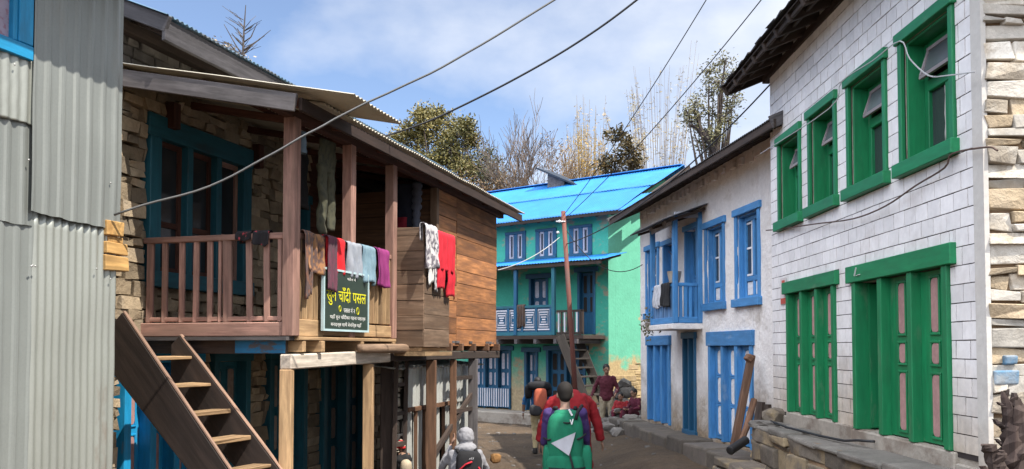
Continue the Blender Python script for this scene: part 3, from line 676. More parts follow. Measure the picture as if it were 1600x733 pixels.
for i in range(3):
    x0 = a+i*(L3+.1); x1 = x0+L3; y = -.06
    m = MB(S); m.box(x0, x0+.055, y-.03, y+.02, c, d); m.box(x1-.055, x1, y-.03, y+.02, c, d)
    for z in (c, c+.5, d-.06): m.box(x0+.055, x1-.055, y-.03, y+.018, z, z+.06)
    m.build('sash', wood_red if i < 2 else wood_pink, vw)
    m = MB(S); m.box(x0+.05, x1-.05, y-.012, y-.006, c+.04, d-.04); m.build('pane', glass_dark, vw)
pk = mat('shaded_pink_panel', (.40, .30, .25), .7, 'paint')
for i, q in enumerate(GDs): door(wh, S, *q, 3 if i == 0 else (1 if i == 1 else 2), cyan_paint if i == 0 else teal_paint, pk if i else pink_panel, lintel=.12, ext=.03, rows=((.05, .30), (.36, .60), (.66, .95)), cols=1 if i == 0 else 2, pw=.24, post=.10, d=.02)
door(wh, S, *UDs[0], 1, teal_paint, teal_paint, lintel=.12, ext=.03, rows=((.06, .45), (.5, .94)), cols=1, pw=.3, name='veranda_door', d=.02)
# floor, joists, beams
m = MB(K); s = -.12
while s < 7.0: w_ = min(rnd.uniform(.13, .19), 7.0-s); m.box(s+.003, s+w_-.003, -1.72, -.01+rnd.uniform(0, .03), 2.235, 2.27); s += w_
m.build('floor', wood_grey, wh)
for s_ in (.16, .50, 1.48, 2.36, 3.3, 4.45, 5.0, 5.6, 6.3, 6.8):
    m = MB(K); m.box(s_-.035, s_+.035, -1.7, .06+rnd.uniform(0, .05), 2.115, 2.232); m.build('joist', wood_gold if s_ < 2.5 else wood_brown, wh, bevel=.006)
m = MB(K); m.beam((-.06, -.02, 2.02), (2.34, -.02, 2.06), .13, .15); m.build('edge_beam', wood_white, wh, bevel=.012)
m = MB(K); m.beam((2.36, -.02, 2.055), (6.98, -.02, 2.05), .13, .12); m.build('edge_beam', wood_dark, wh, bevel=.01)
m = MB(K); m.tube([(1.35, .10, 2.155), (2.4, .16, 2.15), (3.5, .20, 2.14)], [.05, .062, .06], 9); m.build('log_bearer', wood_plank_grey, wh, smooth=True)
m = MB(KF); m.box(.07, 1.75, -.08, -.01, 2.10, 2.24); m.build('front_beam', [wood_dark], wh, bevel=.006)
m = MB(KF); m.box(.06, .62, -.01, .012, 2.105, 2.235); m.build('blue_fascia', mat('chipped_blue_fascia', (.02, .17, .36), .6, 'paint', (.10, .08, .07), .9, thr=(.42, .5)), wh)
m = MB(KF); m.box(-.06, 1.76, -.02, .05, 2.275, 2.415); m.build('rim_board', wood_pink, wh, bevel=.008)
m = MB(K); m.box(.05, .62, -.02, .03, 2.275, 2.45); m.box(.62, 2.45, -.02, .035, 2.29, 2.43); m.box(.05, 2.44, -.0, .075, 2.235, 2.272); m.build('rim_board', wood_gold, wh, bevel=.006)
# posts
for (s_, n_) in ((0, .065), (1.26, .06), (2.43, .06)):
    m = MB(K); m.box(s_-n_, s_+n_, -n_, n_, 2.275, 4.46); m.build('veranda_post', wood_pink, wh, bevel=.008)
for (s_, w_, mt, z_) in ((-.03, .06, wood_gold, 1.945), (1.84, .06, wood_gold, 1.97), (3.89, .07, wood_brown, 1.99), (4.79, .05, wood_brown, 1.99), (5.72, .075, wood_grey, 1.99)):
    m = MB(K); m.beam((s_, -.02, -.05), (s_, -.02, z_), w_*2, w_*2, up=(0, 1, 0)); m.build('ground_post', mt, wh, bevel=.008)
m = MB(K); m.beam((3.95, -.03, .62), (5.66, -.03, 1.42), .05, .07); m.build('brace', wood_dark, wh)
m = MB(K)
for z_ in (1.2, 1.7): m = MB(K); m.box(4.84, 5.64, -.05, .0, z_-.03, z_+.03); m.build('cross_rail', wood_dark, wh)
# front railing
m = MB(KF); m.box(.07, 1.72, -.03, .035, 3.25, 3.31); m.box(.07, 1.70, -.015, .02, 2.43, 2.475); fr_ = m.build('front_rail', wood_pink, wh, bevel=.005)
for s_, w_ in ((1.65, .035), (1.46, .027), (1.27, .027), (1.085, .027), (.93, .027), (.82, .016), (.72, .045), (.47, .03), (.27, .03), (.13, .02)):
    m = MB(KF); m.beam((s_+rnd.uniform(-.012, .012), .0, 2.42), (s_+rnd.uniform(-.012, .012), .0, 3.26), w_*2, .045, up=(0, 1, 0)); m.build('baluster', wood_pink, fr_, bevel=.004)
m = MB(K); m.box(.07, 2.38, -.03, .035, 3.265, 3.32); sr_ = m.build('street_rail', wood_pink, wh, bevel=.005)
s_ = .16
while s_ < 2.36:
    if abs(s_-1.26) > .09:
        m = MB(K); m.beam((s_, .0, 2.45), (s_+rnd.uniform(-.015, .015), .0, 3.27), .05, .045, up=(0, 1, 0)); m.build('baluster', wood_gold, sr_, bevel=.004)
    s_ += .115
# veranda roof
q0, q1 = (.36, 4.575), (-1.80, 5.02); zr = lambda d: q0[1]+(q0[0]-d)*(q1[1]-q0[1])/(q0[0]-q1[0])
m = MB(K); roofsheet(m, -.02, 7.5, q0, q1, .076, .010); roofsheet(m, -.50, .62, (.92, zr(.92)+.03), (q1[0], q1[1]+.026), .076, .010)
vr = m.build('veranda_roof', sheet_cream, wh, solid=.004, smooth=True)
m = MB(K); m.beam((-.40, .31, 4.475), (7.42, .31, 4.475), .035, .125); m.build('eave_board', wood_brown if False else mat('dull_eave_board', (.05, .030, .024), .8, 'wood', None, .6, .25), vr, bevel=.005)
m = MB(K); m.beam((-.46, .30, 4.47), (-.46, -1.8, 4.47+2.1*.206), .04, .17); m.build('rake_board', wood_grey, vr, bevel=.006)
m = MB(K)
for s_ in (-.3, .75, 1.9, 3.1, 4.0, 5, 6, 7): m.beam((s_, .27, zr(.27)-.09), (s_, -1.72, zr(-1.72)-.09), .06, .08)
m.build('rafter', wood_red, vr, bevel=.005)
m = MB(K); m.beam((-.35, -.0, 4.50), (7.2, .0, 4.50), .10, .09); m.build('post_plate', wood_pink if False else wood_red, vr, bevel=.006)
m = MB(K)
for d_ in (-.75,): m.beam((-.42, d_, zr(d_)-.025), (7.3, d_, zr(d_)-.025), .05, .035)
m.build('purlin', wood_red, vr)
for s_ in (.35, 2.05):
    m = MB(S); m.box(s_-.06, s_+.06, .02, .14, 4.55, 4.83) if s_ < 1 else m.box(s_-.05, s_+.05, .02, .13, 4.45, 4.75); m.build('corbel', wood_red, wh, bevel=.006)
# plank room and its bay
def planks(m, fr, s0, s1, z0, z1, d, cols, th_=.025, lo=.17, hi=.26, top=None):
    m.cur = 1; m.box(s0+.01, s1-.01, d-.05, d-.012, z0+.01, z1-.01); m.cur = 0
    xs = [s0, *cols, s1]
    for a, b in zip(xs, xs[1:]):
        z = z0
        while z < z1-.03:
            h = min(rnd.uniform(lo, hi), z1-z); m.box(a+.003, b-.003, d-th_, d+rnd.uniform(-.004, .008), z+.0025, z+h-.0025, jit=.0035); z += h
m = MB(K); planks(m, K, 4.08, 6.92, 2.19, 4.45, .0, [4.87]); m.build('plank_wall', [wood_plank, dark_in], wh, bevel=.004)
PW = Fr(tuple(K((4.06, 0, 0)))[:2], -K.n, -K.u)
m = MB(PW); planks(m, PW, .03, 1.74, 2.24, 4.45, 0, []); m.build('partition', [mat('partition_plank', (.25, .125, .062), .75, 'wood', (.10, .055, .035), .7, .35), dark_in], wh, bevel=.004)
m = MB(K); m.box(6.90, 6.93, -1.74, -.03, 2.2, 4.6); m.build('end_planks', wood_plank_grey, wh); m = MB(K); m.box(3.98, 4.07, -.08, .02, 2.2, 4.45); m.build('corner_board', wood_plank_grey, wh)
m = MB(Fr(tuple(K((2.5, 0, 0)))[:2], K.n, -K.u)); planks(m, None, .03, .42, 2.17, 3.68, 0, []); BA = m
by = m.build('bay', [wood_plank_grey, dark_in], wh, bevel=.004)
m = MB(K); planks(m, K, 2.503, 3.4, 2.17, 3.68, .42, []); m.build('bay_side', [wood_plank_grey, dark_in], by, bevel=.004)
m = MB(K); m.box(2.52, 3.4, .0, .39, 2.12, 2.165); m.box(3.37, 3.4, .0, .39, 2.17, 3.68); m.box(2.44, 3.42, .0, .46, 2.06, 2.115); m.build('bay_floor', wood_gold, by)
# main roof above
smoky = mat('smoky_board', (.075, .072, .082), .85, 'wood', (.04, .036, .04), .6)
u0, u1 = (.72, 5.40), (-2.6, 6.8)
m = MB(S); roofsheet(m, -.62, 7.8, u0, u1, .076, .010, .4); roofsheet(m, -.62, 7.8, (-5.9, 5.3), u1, .076, .010, .4); mr = m.build('main_roof', sheet_blue_old, wh, solid=.004, smooth=True)
m = MB(S); m.beam((-.58, .66, 5.275), (7.7, .66, 5.275), .045, .22); m.build('eave_board', smoky, mr, bevel=.006)
m = MB(S); m.beam((-.56, .70, 5.32), (-.56, u1[0], u1[1]-.08), .05, .16); m.build('rake_board', smoky, mr, bevel=.006)
m = MB(S); s_ = -.3
while s_ < 7.5: m.beam((s_, .62, 5.31), (s_, u1[0], u1[1]-.09), .08, .11); s_ += .62
m.beam((-.5, .02, 5.44), (7.6, .02, 5.44), .12, .12); m.build('rafter', wood_dark, mr, bevel=.006)
m = MB(S); stones(m, -.5, 7, 5.05, 5.45, (), -.06, ch=(.1, .14), cl=(.15, .35)); m.build('wall_head', stone_grey, wh, bevel=.015, seg=2)

# staircase up to the veranda
sc_ = thing('plank_stair', KF((.7, .4, 0)), 'steep dark plank stair with pale treads leaning up to the veranda', 'stairs')
dF, dN = .10, .74
a1, a0 = KF.px(283, 524, dF), KF.px(440, 733, dF)
n1, n0 = KF.px(194, 488, dN), KF.px(360, 733, dN)
def ext_(p1, p0, z): t = (p1[1]-z)/(p1[1]-p0[1]); return (p1[0]+(p0[0]-p1[0])*t, z)
mF = (a1[1]-a0[1])/(a1[0]-a0[0]); mN = (n1[1]-n0[1])/(n1[0]-n0[0])
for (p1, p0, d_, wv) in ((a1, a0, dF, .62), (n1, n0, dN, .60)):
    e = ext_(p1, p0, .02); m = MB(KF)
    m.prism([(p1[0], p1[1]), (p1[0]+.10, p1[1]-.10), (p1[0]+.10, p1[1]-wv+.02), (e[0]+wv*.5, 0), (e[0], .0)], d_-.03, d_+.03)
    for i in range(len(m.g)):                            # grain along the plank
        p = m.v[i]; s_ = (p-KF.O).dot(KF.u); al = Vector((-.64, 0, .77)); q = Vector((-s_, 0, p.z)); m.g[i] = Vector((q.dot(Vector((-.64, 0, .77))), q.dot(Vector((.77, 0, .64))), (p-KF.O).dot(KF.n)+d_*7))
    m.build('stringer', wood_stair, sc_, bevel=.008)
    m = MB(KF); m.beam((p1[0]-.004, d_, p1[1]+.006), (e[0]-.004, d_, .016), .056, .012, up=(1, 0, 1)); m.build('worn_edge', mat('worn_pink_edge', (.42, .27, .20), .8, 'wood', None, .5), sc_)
zs = [2.075-.262*i for i in range(8)]
for i, z_ in enumerate(zs):
    def sat(p1, p0, z): return p1[0]+(p0[0]-p1[0])*(p1[1]-z)/(p1[1]-p0[1])
    sF = sat(a1, a0, z_+.06); sN = sat(n1, n0, z_+.06); m = MB(KF)
    vs_ = []
    for z in (z_-.035, z_+rnd.uniform(-.004, .004)):
        for (s_, d_) in ((sN-.015, dN-.032), (sF-.015, dF+.032), (sF+.20, dF+.032), (sN+.20, dN-.032)): vs_.append((s_+rnd.uniform(-.01, .01), d_, z+rnd.uniform(-.006, .006)))
    gc_ = [Vector((q[1]+i*3, q[0], q[2])) for q in vs_]
    m.add(vs_, [(0, 1, 2, 3), (7, 6, 5, 4), (0, 4, 5, 1), (1, 5, 6, 2), (2, 6, 7, 3), (3, 7, 4, 0)], gc_)
    m.build('tread', wood_gold, sc_, bevel=.006)

# ------------------------------------------------------------------ corrugated shed (left edge)
sh = thing('metal_shed', M((.9, -.8, 0)), 'grey corrugated metal shed with a cyan window at the left edge', 'shed')
m = MB(M); m.box(.02, 3.2, -2.2, -.12, 0, 5.2); m.build('shed_core', wood_dark, sh)
m = MB(M); corr(m, .0, .96, 3.14, 5.25, .03, .145, .013, 'trap', slope=.02); m.build('upper_sheet', galv, sh, solid=.003)
m = MB(M); corr(m, .90, 2.3, 3.06, 3.98, .0, .145, .011, 'trap'); m.build('upper_sheet', galv, sh, solid=.003)
m = MB(M); corr(m, .93, 2.2, 3.80, 4.29, .022, .085, .008); m.build('patch_sheet', galv_shiny, sh, solid=.003, smooth=True)
m = MB(M); corr(m, .02, .90, -.05, 3.20, .0, .076, .010); m.build('lower_sheet', galv_shiny, sh, solid=.003, smooth=True)
m = MB(M); corr(m, .86, 2.2, -.05, 3.12, -.012, .145, .008, 'trap'); m.build('lower_sheet', galv, sh, solid=.003)
m = MB(M)
m.box(.97, 1.10, -.0, .05, 4.385, 5.2); m.box(.97, 2.2, .0, .055, 4.275, 4.38); m.box(1.10, 1.14, -.03, .035, 4.385, 5.2); fw = m.build('window', cyan_paint, sh, bevel=.006)
m = MB(M); m.box(1.14, 2.2, -.03, -.01, 4.39, 5.2); m.build('curtain', mat('lilac_curtain', (.46, .40, .52), .8, 'cloth', (.30, .12, .16), .6), fw)
m = MB(M)
for (px_, py_) in ((44, 250), (48, 416), (54, 416), (172, 286), (150, 420), (22, 101), (172, 436), (50, 415)):
    s_, z_ = M.px(px_, py_, .04); m.ball((s_, .046, z_), (.009, .006, .009), 6, 4)
m.build('roofing_screw', mat('zinc_screw', (.55, .55, .55), .4, 'plain', metal=.5), sh, smooth=True)
m = MB(M); m.box(-.15, 2.6, -.3, .66, 5.30, 5.36); m.box(-.2, 2.6, -2.3, -.3, 5.30, 5.36); m.build('roof', galv_dark, sh)
m = MB(M)
for (z0_, z1_, e_) in ((3.09, 3.21, .035), (2.94, 3.03, .09), (2.80, 2.925, .10)): m.box(-e_, .17, -.20, .045, z0_, z1_, jit=.006)
m.box(-.055, .12, -.18, .02, 3.035, 3.085); m.build('timber_end', wood_pale, sh, bevel=.006)
m = MB(M); m.box(-.16, -.02, -.34, -.16, -.05, 2.2); m.build('corner_post', wood_pale, sh, bevel=.008)

# corrugated shack under the plank room
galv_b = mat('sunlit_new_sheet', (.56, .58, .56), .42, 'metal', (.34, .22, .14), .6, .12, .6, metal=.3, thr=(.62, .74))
sk = thing('corrugated_shack', K((4.4, -.7, 0)), 'corrugated sheet shack with a sunlit sheet front under the plank room', 'shack')
kp = lambda x: K.px(x, 620, -.21)[0]
m = MB(K); corr(m, kp(633), 6.3, 1.30, 1.905, -.20, .13, .026); m.build('upper_sheet', galv_b, sk, solid=.003, smooth=True)
for (a, b) in ((636, 645), (650, 659), (664, 673), (679, 689), (694, 701), (705, 711), (712, 760)):
    m = MB(K); corr(m, kp(a), min(kp(b), 6.3), -.02, 1.36+rnd.uniform(-.02, .01), -.225, .13, .026); m.build('lower_sheet', galv_b, sk, solid=.003, smooth=True)
m = MB(K); m.box(kp(634), 6.28, -.36, -.29, 0, 1.90); m.build('shack_core', dark_in, sk)
m = MB(K); m.beam((kp(632), -.16, 1.32), (kp(708), -.16, 1.32), .03, .06)
for x_ in (647.5, 661, 676, 691, 703): m.beam((kp(x_), -.19, .0), (kp(x_), -.19, 1.29), .05, .03, up=(0, 1, 0))
m.build('frame', wood_brown, sk)
m = MB(K); roofsheet(m, 2.8, 6.55, (-.10, 1.89), (-1.62, 2.06), .15, .014); m.build('roof', galv_b, sk, solid=.004, smooth=True)
m = MB(K); x_ = K.px(605, 620, -.28)[0]; m.beam((x_, -.28, -.05), (x_, -.28, 2.1), .16, .16, up=(0, 1, 0)); m.build('ground_post', wood_dark, wh, bevel=.008)
pr = thing('stone_pier', K((2.8, -.5, 0)), 'sunlit stone pier seen through the rungs of the dark ladder', 'pier')
m = MB(K); stones(m, K.px(612, 620, -.30)[0], K.px(630, 620, -.30)[0], 0, 2.02, (), -.30, ch=(.1, .2), cl=(.2, .4), depth=.08, out_=.02); m.build('stonework', stone_pale, pr, bevel=.016, seg=2)
ld = thing('wooden_ladder', K((2.72, -.25, 0)), 'dark wooden ladder standing under the plank room beside the corrugated shack', 'ladder')
la, lb = K.px(615, 620, -.14)[0], K.px(631, 620, -.14)[0]
for s_ in (la, lb):
    m = MB(K); m.beam((s_, -.14, 0), (s_, -.10, 1.985), .05, .06, up=(0, 1, 0)); m.build('side_rail', wood_dark, ld)
for z_ in (.45, .9, 1.3, 1.68):
    m = MB(K); m.box(la+.025, lb-.025, -.14, -.10, z_-.025, z_+.025); m.build('rung', wood_dark, ld)
# ------------------------------------------------------------------ terrace, pavement, stones
tr = thing('stone_terrace', T((8, .3, 0)), 'rough stone terrace with a cement top running along the tiled house', 'terrace')
m = MB(T); m.box(3.0, 11.55, .03, .40, 0, 1.185); m.build('core', mortar, tr)
m = MB(T)
xs_ = 3.0
while xs_ < 11.5:
    l = rnd.uniform(.5, 1.1); m.box(xs_+.004, min(xs_+l, 11.58)-.004, .02, rnd.uniform(.40, .47), 1.14, 1.20+rnd.uniform(-.012, .012), jit=.012); xs_ += l
m.build('coping', mat('grey_cement_top', (.22, .20, .175), .9, 'stone', (.20, .18, .16), .6, .25, .8), tr, bevel=.02, seg=2)
m = MB(T); stones(m, 3.0, 11.55, 0, 1.15, (), .42, ch=(.14, .26), cl=(.3, .8), out_=.05, depth=.12, jit=.025); m.build('facing', stone_ledge, tr, bevel=.03, seg=2)
EE = Fr((3.5, 11.55), (-1, 0), (0, 1)); m = MB(EE); stones(m, .05, .42, 0, 1.15, (), .02, ch=(.14, .24), cl=(.2, .4), out_=.05, jit=.02); m.build('facing', stone_ledge, tr, bevel=.03, seg=2)
m = MB(T); stones(m, 3.0, 11.9, 0, .72, (), .80, ch=(.16, .3), cl=(.3, .9), out_=.08, depth=.42, jit=.03); m.box(3, 11.8, .42, .70, 0, .70, jit=.02); m.build('lower_step', stone_ledge, tr, bevel=.03, seg=2)
pv = thing('house_kerb', B((4, .5, 0)), 'worn stone pavement kerb in front of the blue and white house', 'kerb')
m = MB(B); s_ = .1
while s_ < 8.2: l = rnd.uniform(.6, 1.4); m.box(s_+.005, s_+l-.005, -.02, .56+rnd.uniform(0, .06), -.1, .565+rnd.uniform(-.02, .02), jit=.025); s_ += l
m.build('slab', mat('worn_paving', (.15, .125, .10), .93, 'stone', (.12, .10, .085), .7, .25, .6), pv, bevel=.035, seg=2)
m = MB(B); s_ = .3
while s_ < 8.0: l = rnd.uniform(.3, .8); m.box(s_, s_+l-.02, .55, .70+rnd.uniform(0, .12), -.1, .12+rnd.uniform(-.08, .08), jit=.05); s_ += l
m.build('foot_stone', stone_ledge, pv, bevel=.04, seg=2)
def rock(name, c, r, mt, label, group, flat=.65, seed=0, cat='stone'):
    m = MB(); rr = random.Random(seed); q = Matrix.Rotation(rr.uniform(0, 6), 3, 'Z') @ Matrix.Rotation(rr.uniform(-.5, .5), 3, 'X')
    bm = bmesh.new(); bmesh.ops.create_icosphere(bm, subdivisions=2, radius=1)
    vs_ = []
    for v in bm.verts:
        p = v.co.copy(); k = max(abs(p.x), abs(p.y)*1.1, abs(p.z)*1.0); p = p/(k**.6)
        p *= 1+.28*noise.noise(p*1.3+Vector((seed*3.1, 0, 0))); p = Vector((p.x*rr.uniform(.98, 1.02), p.y*.75, p.z*flat)); vs_.append(q @ (p*r)+Vector(c))
    m.add(vs_, [[v.index for v in f.verts] for f in bm.faces]); bm.free()
    return tag(m.build(name, mt, None), label, cat, group)
rs = random.Random(3)
RB = 'rubble stones heaped between the turquoise and the white house'; RBL = 'rough grey stone in the rubble heap at the foot of the turquoise gable'
for i in range(64):                                    # heap leaning on the gable
    t = rs.random(); u_ = rs.random(); x = 2.0+.95*u_-.2*t; y = 20.4+1.6*t+.9*rs.random()
    z = max(.0, 1.35*(u_**.8)*(1-abs(t-.6)*.7)*rs.uniform(.5, 1))
    rock('stone', (x, y, z+.05), rs.uniform(.12, .26), stone_grey, RBL, RB, rs.uniform(.4, .75), i)
for i, (px_, py_, r_) in enumerate(((965, 676, .20), (990, 678, .27), (975, 662, .16), (1000, 664, .2), (952, 668, .15), (985, 655, .18), (1008, 655, .2), (960, 688, .12), (1004, 645, .18))):
    p = at(px_, py_, 19.6+.3*i*.5); rock('stone', p, r_, stone_grey, 'angular grey stone spilled onto the street before the rubble heap', 'stones spilled in front of the rubble heap', .6, 60+i)
for i in range(130):
    x, y = rs.uniform(-2.4, 2.7), rs.uniform(14.5, 26)
    rock('pebble', (x, y, hgt(x, y)), rs.uniform(.015, .06), stone_grey, 'small loose pebble lying on the dirt street', 'pebbles on the street', .5, 100+i, 'pebble')
rock('stone', at(774, 716, 16.0), .10, mat('orange_stone', (.42, .22, .08), .9, 'stone', None), 'small orange stone on the sunlit dirt beside the seated grey hooded person', None, .9, 307)
# leaning timber, pipe, slab, stumps
pA, pB = at(1174, 556, 13.4), at(1146, 703, 12.9)
m = MB(); m.beam(pB, pA, .10, .13, up=(0, 1, 0)); m.beam(pA+Vector((-.03, -.08, -.06)), pA+Vector((-.10, -.1, .0)), .11, .10); tag(m.build('leaning_post', wood_brown, None, bevel=.012), 'reddish brown timber post leaning in front of the blue door', 'post')
m = MB(); m.tube([at(1178, 625, 13.2), at(1166, 668, 12.9), at(1158, 690, 12.8)], [.05, .05, .04], 7); m.tube([at(1186, 650, 12.6), at(1180, 690, 12.5)], [.06, .05], 7)
tag(m.build('firewood', wood_brown, None), 'short brown firewood logs stood against the end of the stone terrace', 'firewood')
for (a, b, r_, lb) in (((1184, 668), (1189, 628), .07, 'short dark stump standing left of the flat slab'), ((1196, 655), (1198, 632), .075, 'thicker rounded dark stump behind the flat slab')):
    m = MB(); p, q = at(*a, 12.35), at(*b, 12.35); m.tube([p, p.lerp(q, .5)+Vector((.01, 0, 0)), q], [r_*1.1, r_, r_*.85], 8); tag(m.build('stump', wood_dark, None), lb, 'stump')
rock('slab', at(1200, 663, 11.4), .27, stone_grey, 'flat grey slab lying on the end of the stone terrace', None, .16, 71)
rock('stone', at(1212, 652, 11.6), .16, stone_ledge, 'rounded brown stone beside the flat slab on the terrace', None, .7, 72)
m = MB(); p, q = at(1165, 688, 12.0), at(1141, 704, 11.7); m.tube([p, q], .06, 10, caps=False); m.tube([q, q+(q-p)*.02], [.062, .05], 10); tag(m.build('drain_pipe', iron, None, smooth=True), 'short black drain pipe jutting from the end of the stone terrace', 'pipe')
m = MB(T); m.tube([(11.3, .25, 1.24), (10.6, .26, 1.225), (9.6, .22, 1.222), (9.05, .16, 1.225), (8.75, .14, 1.26), (8.55, .06, 1.27)], .014, 6); tag(m.build('hose', iron, None, smooth=True), 'thin black hose lying along the terrace top under the green doors', 'hose')
def cat(P, n=8):
    o_ = []; P = [P[0]*2-P[1]]+P+[P[-1]*2-P[-2]]
    for i in range(1, len(P)-2):
        for k in range(n):
            t = k/n; a, b, c, d = P[i-1:i+3]
            o_.append(.5*((2*b)+(c-a)*t+(2*a-5*b+4*c-d)*t*t+(3*b-a-3*c+d)*t**3))
    return o_+[P[-2]]
# gnarled root wood in front of the end wall
gr = thing('root_wood', (3.05, 5.35, 1.15), 'gnarled dark root wood lump standing before the stone end wall', 'root wood')
m = MB(); rg = random.Random(5)
def spur(pts, r0, r1, n=6, k=.38):                     # splintered, angular tapering limb
    P = cat([Vector(p) for p in pts], 4); vs_ = []; fs_ = []; q = len(P)
    for a_, c in enumerate(P):
        t = a_/(q-1); r = r0+(r1-r0)*t**.8
        for b_ in range(n):
            an = 6.283*b_/n+t*1.3; rr = r*(1+rg.uniform(-k, k)*(1.3 if b_ % 2 else .6)); vs_.append((c.x+rr*math.cos(an), c.y+rr*.7*math.sin(an), c.z+rg.uniform(-.4, .4)*r*.5))
    for a_ in range(q-1):
        for b_ in range(n): fs_.append((a_*n+b_, a_*n+(b_+1) % n, (a_+1)*n+(b_+1) % n, (a_+1)*n+b_))
    fs_ += [tuple(range(n))[::-1], tuple((q-1)*n+b_ for b_ in range(n))]
    m.add(vs_, fs_, [Vector((v[2], v[0]*2, v[1]*2)) for v in vs_])
Q = lambda x, y, Y=5.4: tuple(at(x, y, Y))
spur([Q(1592, 760), Q(1586, 700), Q(1578, 650), Q(1566, 612)], .14, .012, 8); spur([Q(1604, 760), Q(1600, 690), Q(1590, 640), Q(1584, 614)], .15, .015, 8, .45)
spur([Q(1612, 740), Q(1612, 680), Q(1618, 640)], .13, .02, 7); spur([Q(1582, 672), Q(1564, 664), Q(1553, 655)], .055, .014); spur([Q(1584, 640), Q(1568, 634), Q(1558, 628)], .045, .008)
spur([Q(1588, 705), Q(1570, 696), Q(1556, 686)], .05, .012); spur([Q(1590, 655), Q(1604, 640), Q(1610, 626)], .045, .008); spur([Q(1578, 640), Q(1572, 622), Q(1576, 608)], .03, .006)
spur([Q(1570, 760, 5.3), Q(1552, 715, 5.3), Q(1543, 695, 5.28)], .075, .035, 7); spur([Q(1560, 745, 5.3), Q(1562, 715, 5.28), Q(1566, 704, 5.28)], .05, .02, 6); spur([Q(1545, 760, 5.3), Q(1536, 728, 5.28)], .06, .02, 6)
m.build('root', mat('gnarled_root', (.034, .020, .017), .85, 'wood', (.085, .06, .05), .7, .2, .9, .7), gr)

# ------------------------------------------------------------------ pole and cables
m = MB(); p0, p1 = at(905, 695, 20), at(880, 330, 20); p0.z = -.1
m.tube([p0, p0.lerp(p1, .5), p1], [.06, .055, .05], 10); pl = tag(m.build('utility_pole', pole_red, None, smooth=True), 'leaning red brown utility pole in front of the turquoise house', 'pole')
m = MB(); q = p0.lerp(p1, .955)
for dx in (-.14, -.10): m.ball(q+Vector((dx, -.06, -.25 if dx < -.12 else .0)), (.035, .03, .035), 8, 5)
m.beam(q+Vector((-.18, -.04, 0)), q+Vector((.03, -.04, 0)), .03, .03); m.build('insulator', white_paint, pl, smooth=True)
def cable(p, q, sag, r, label, mt=None, wob=0, n=26, name='cable', group=None, seed=1):
    pts = []
    for i in range(n+1):
        t = i/n; c = Vector(p).lerp(Vector(q), t); c.z -= sag*4*t*(1-t)
        if wob: c += Vector((0, 0, wob*noise.noise((t*9, seed, 0)))); c.x += wob*.5*noise.noise((t*11, 0, seed))
        pts.append(c)
    m = MB(); m.tube(pts, r, 6); return tag(m.build(name, mt or cable_m, None, smooth=True), label, 'cable', group)
# the pale lower part and the dark upper part of the nearest cable
c0 = at(178, 336, 7.35); c1 = at(345, 283, 7.6); c2 = at(470, 215, 7.7); c3 = at(560, 167, 7.8); c4 = at(690, 105, 7.9); c5 = at(865, 0, 8.1); c6 = at(1080, -150, 8.5)
m = MB(); m.tube([p+Vector((0, 0, .018*noise.noise((i*.23, 1, 0)))) for i, p in enumerate(cat([c0, c1, c2, c3, c4, c5, c6]))], .010, 6); tag(m.build('cable', mat('grey_cable_sheath', (.13, .13, .13), .45), None, smooth=True), 'thick near cable strung from the metal shed across the veranda and the sky', 'cable')
m = MB(); m.tube(cat([at(598, 214, 10.4), at(650, 197, 10.2), at(700, 176, 10), at(800, 126, 9.6), at(900, 68, 9.3), at(995, 0, 9), at(1150, -130, 8.7)]), .011, 6); tag(m.build('cable', cable_m, None, smooth=True), 'second thick cable rising from the veranda eave past the round tree', 'cable')
cable(p1+Vector((0, 0, -.1)), at(1330, -390, 9), .25, .008, 'thin cable from the pole top passing left of the tall bamboo, the left of two', group=None)
cable(p1+Vector((.02, 0, -.18)), at(1420, -300, 9), .28, .008, 'thin cable from the pole top crossing before the tall bamboo, right of two')
cable(q+Vector((.05, 0, -.5)), at(1207, 128, 12.1), .35, .011, 'thin cable from the pole to the corner of the tiled house eave')
cable(q+Vector((-.1, 0, -.35)), K((6.95, .02, 3.52)), .10, .009, 'thin cable dipping from the pole to the plank room wall', cable_pale)
cable(q+Vector((0, 0, -.1)), B((7.8, .03, 4.02)), .5, .010, 'thin cable sagging from the pole to the wall of the blue and white house')
m = MB(T)
P_ = [T.px(*k) for k in ((1600, 224), (1555, 230), (1500, 240), (1486, 262), (1440, 290), (1392, 322), (1340, 342), (1280, 350), (1225, 358), (1203, 360))]
m.tube(cat([Vector((max(a, 6.3) if i < 2 else a, .05 if i > 2 else .06, b)) for i, (a, b) in enumerate(P_)], 4), .008, 5); tag(m.build('cable', mat('rusty_wire', (.12, .075, .06), .8), None), 'rusty drooping wire hung on the tiled wall under the windows', 'cable')
m = MB(T)
P_ = [T.px(*k) for k in ((1545, 112), (1500, 118), (1470, 118), (1440, 92), (1424, 64), (1380, 95), (1330, 128), (1310, 170), (1200, 240))]
m.tube(cat([Vector((a, .10, b)) for a, b in P_], 4), .006, 5); tag(m.build('cable', cable_pale, None), 'thin pale wire looping across the tops of the green windows', 'cable')

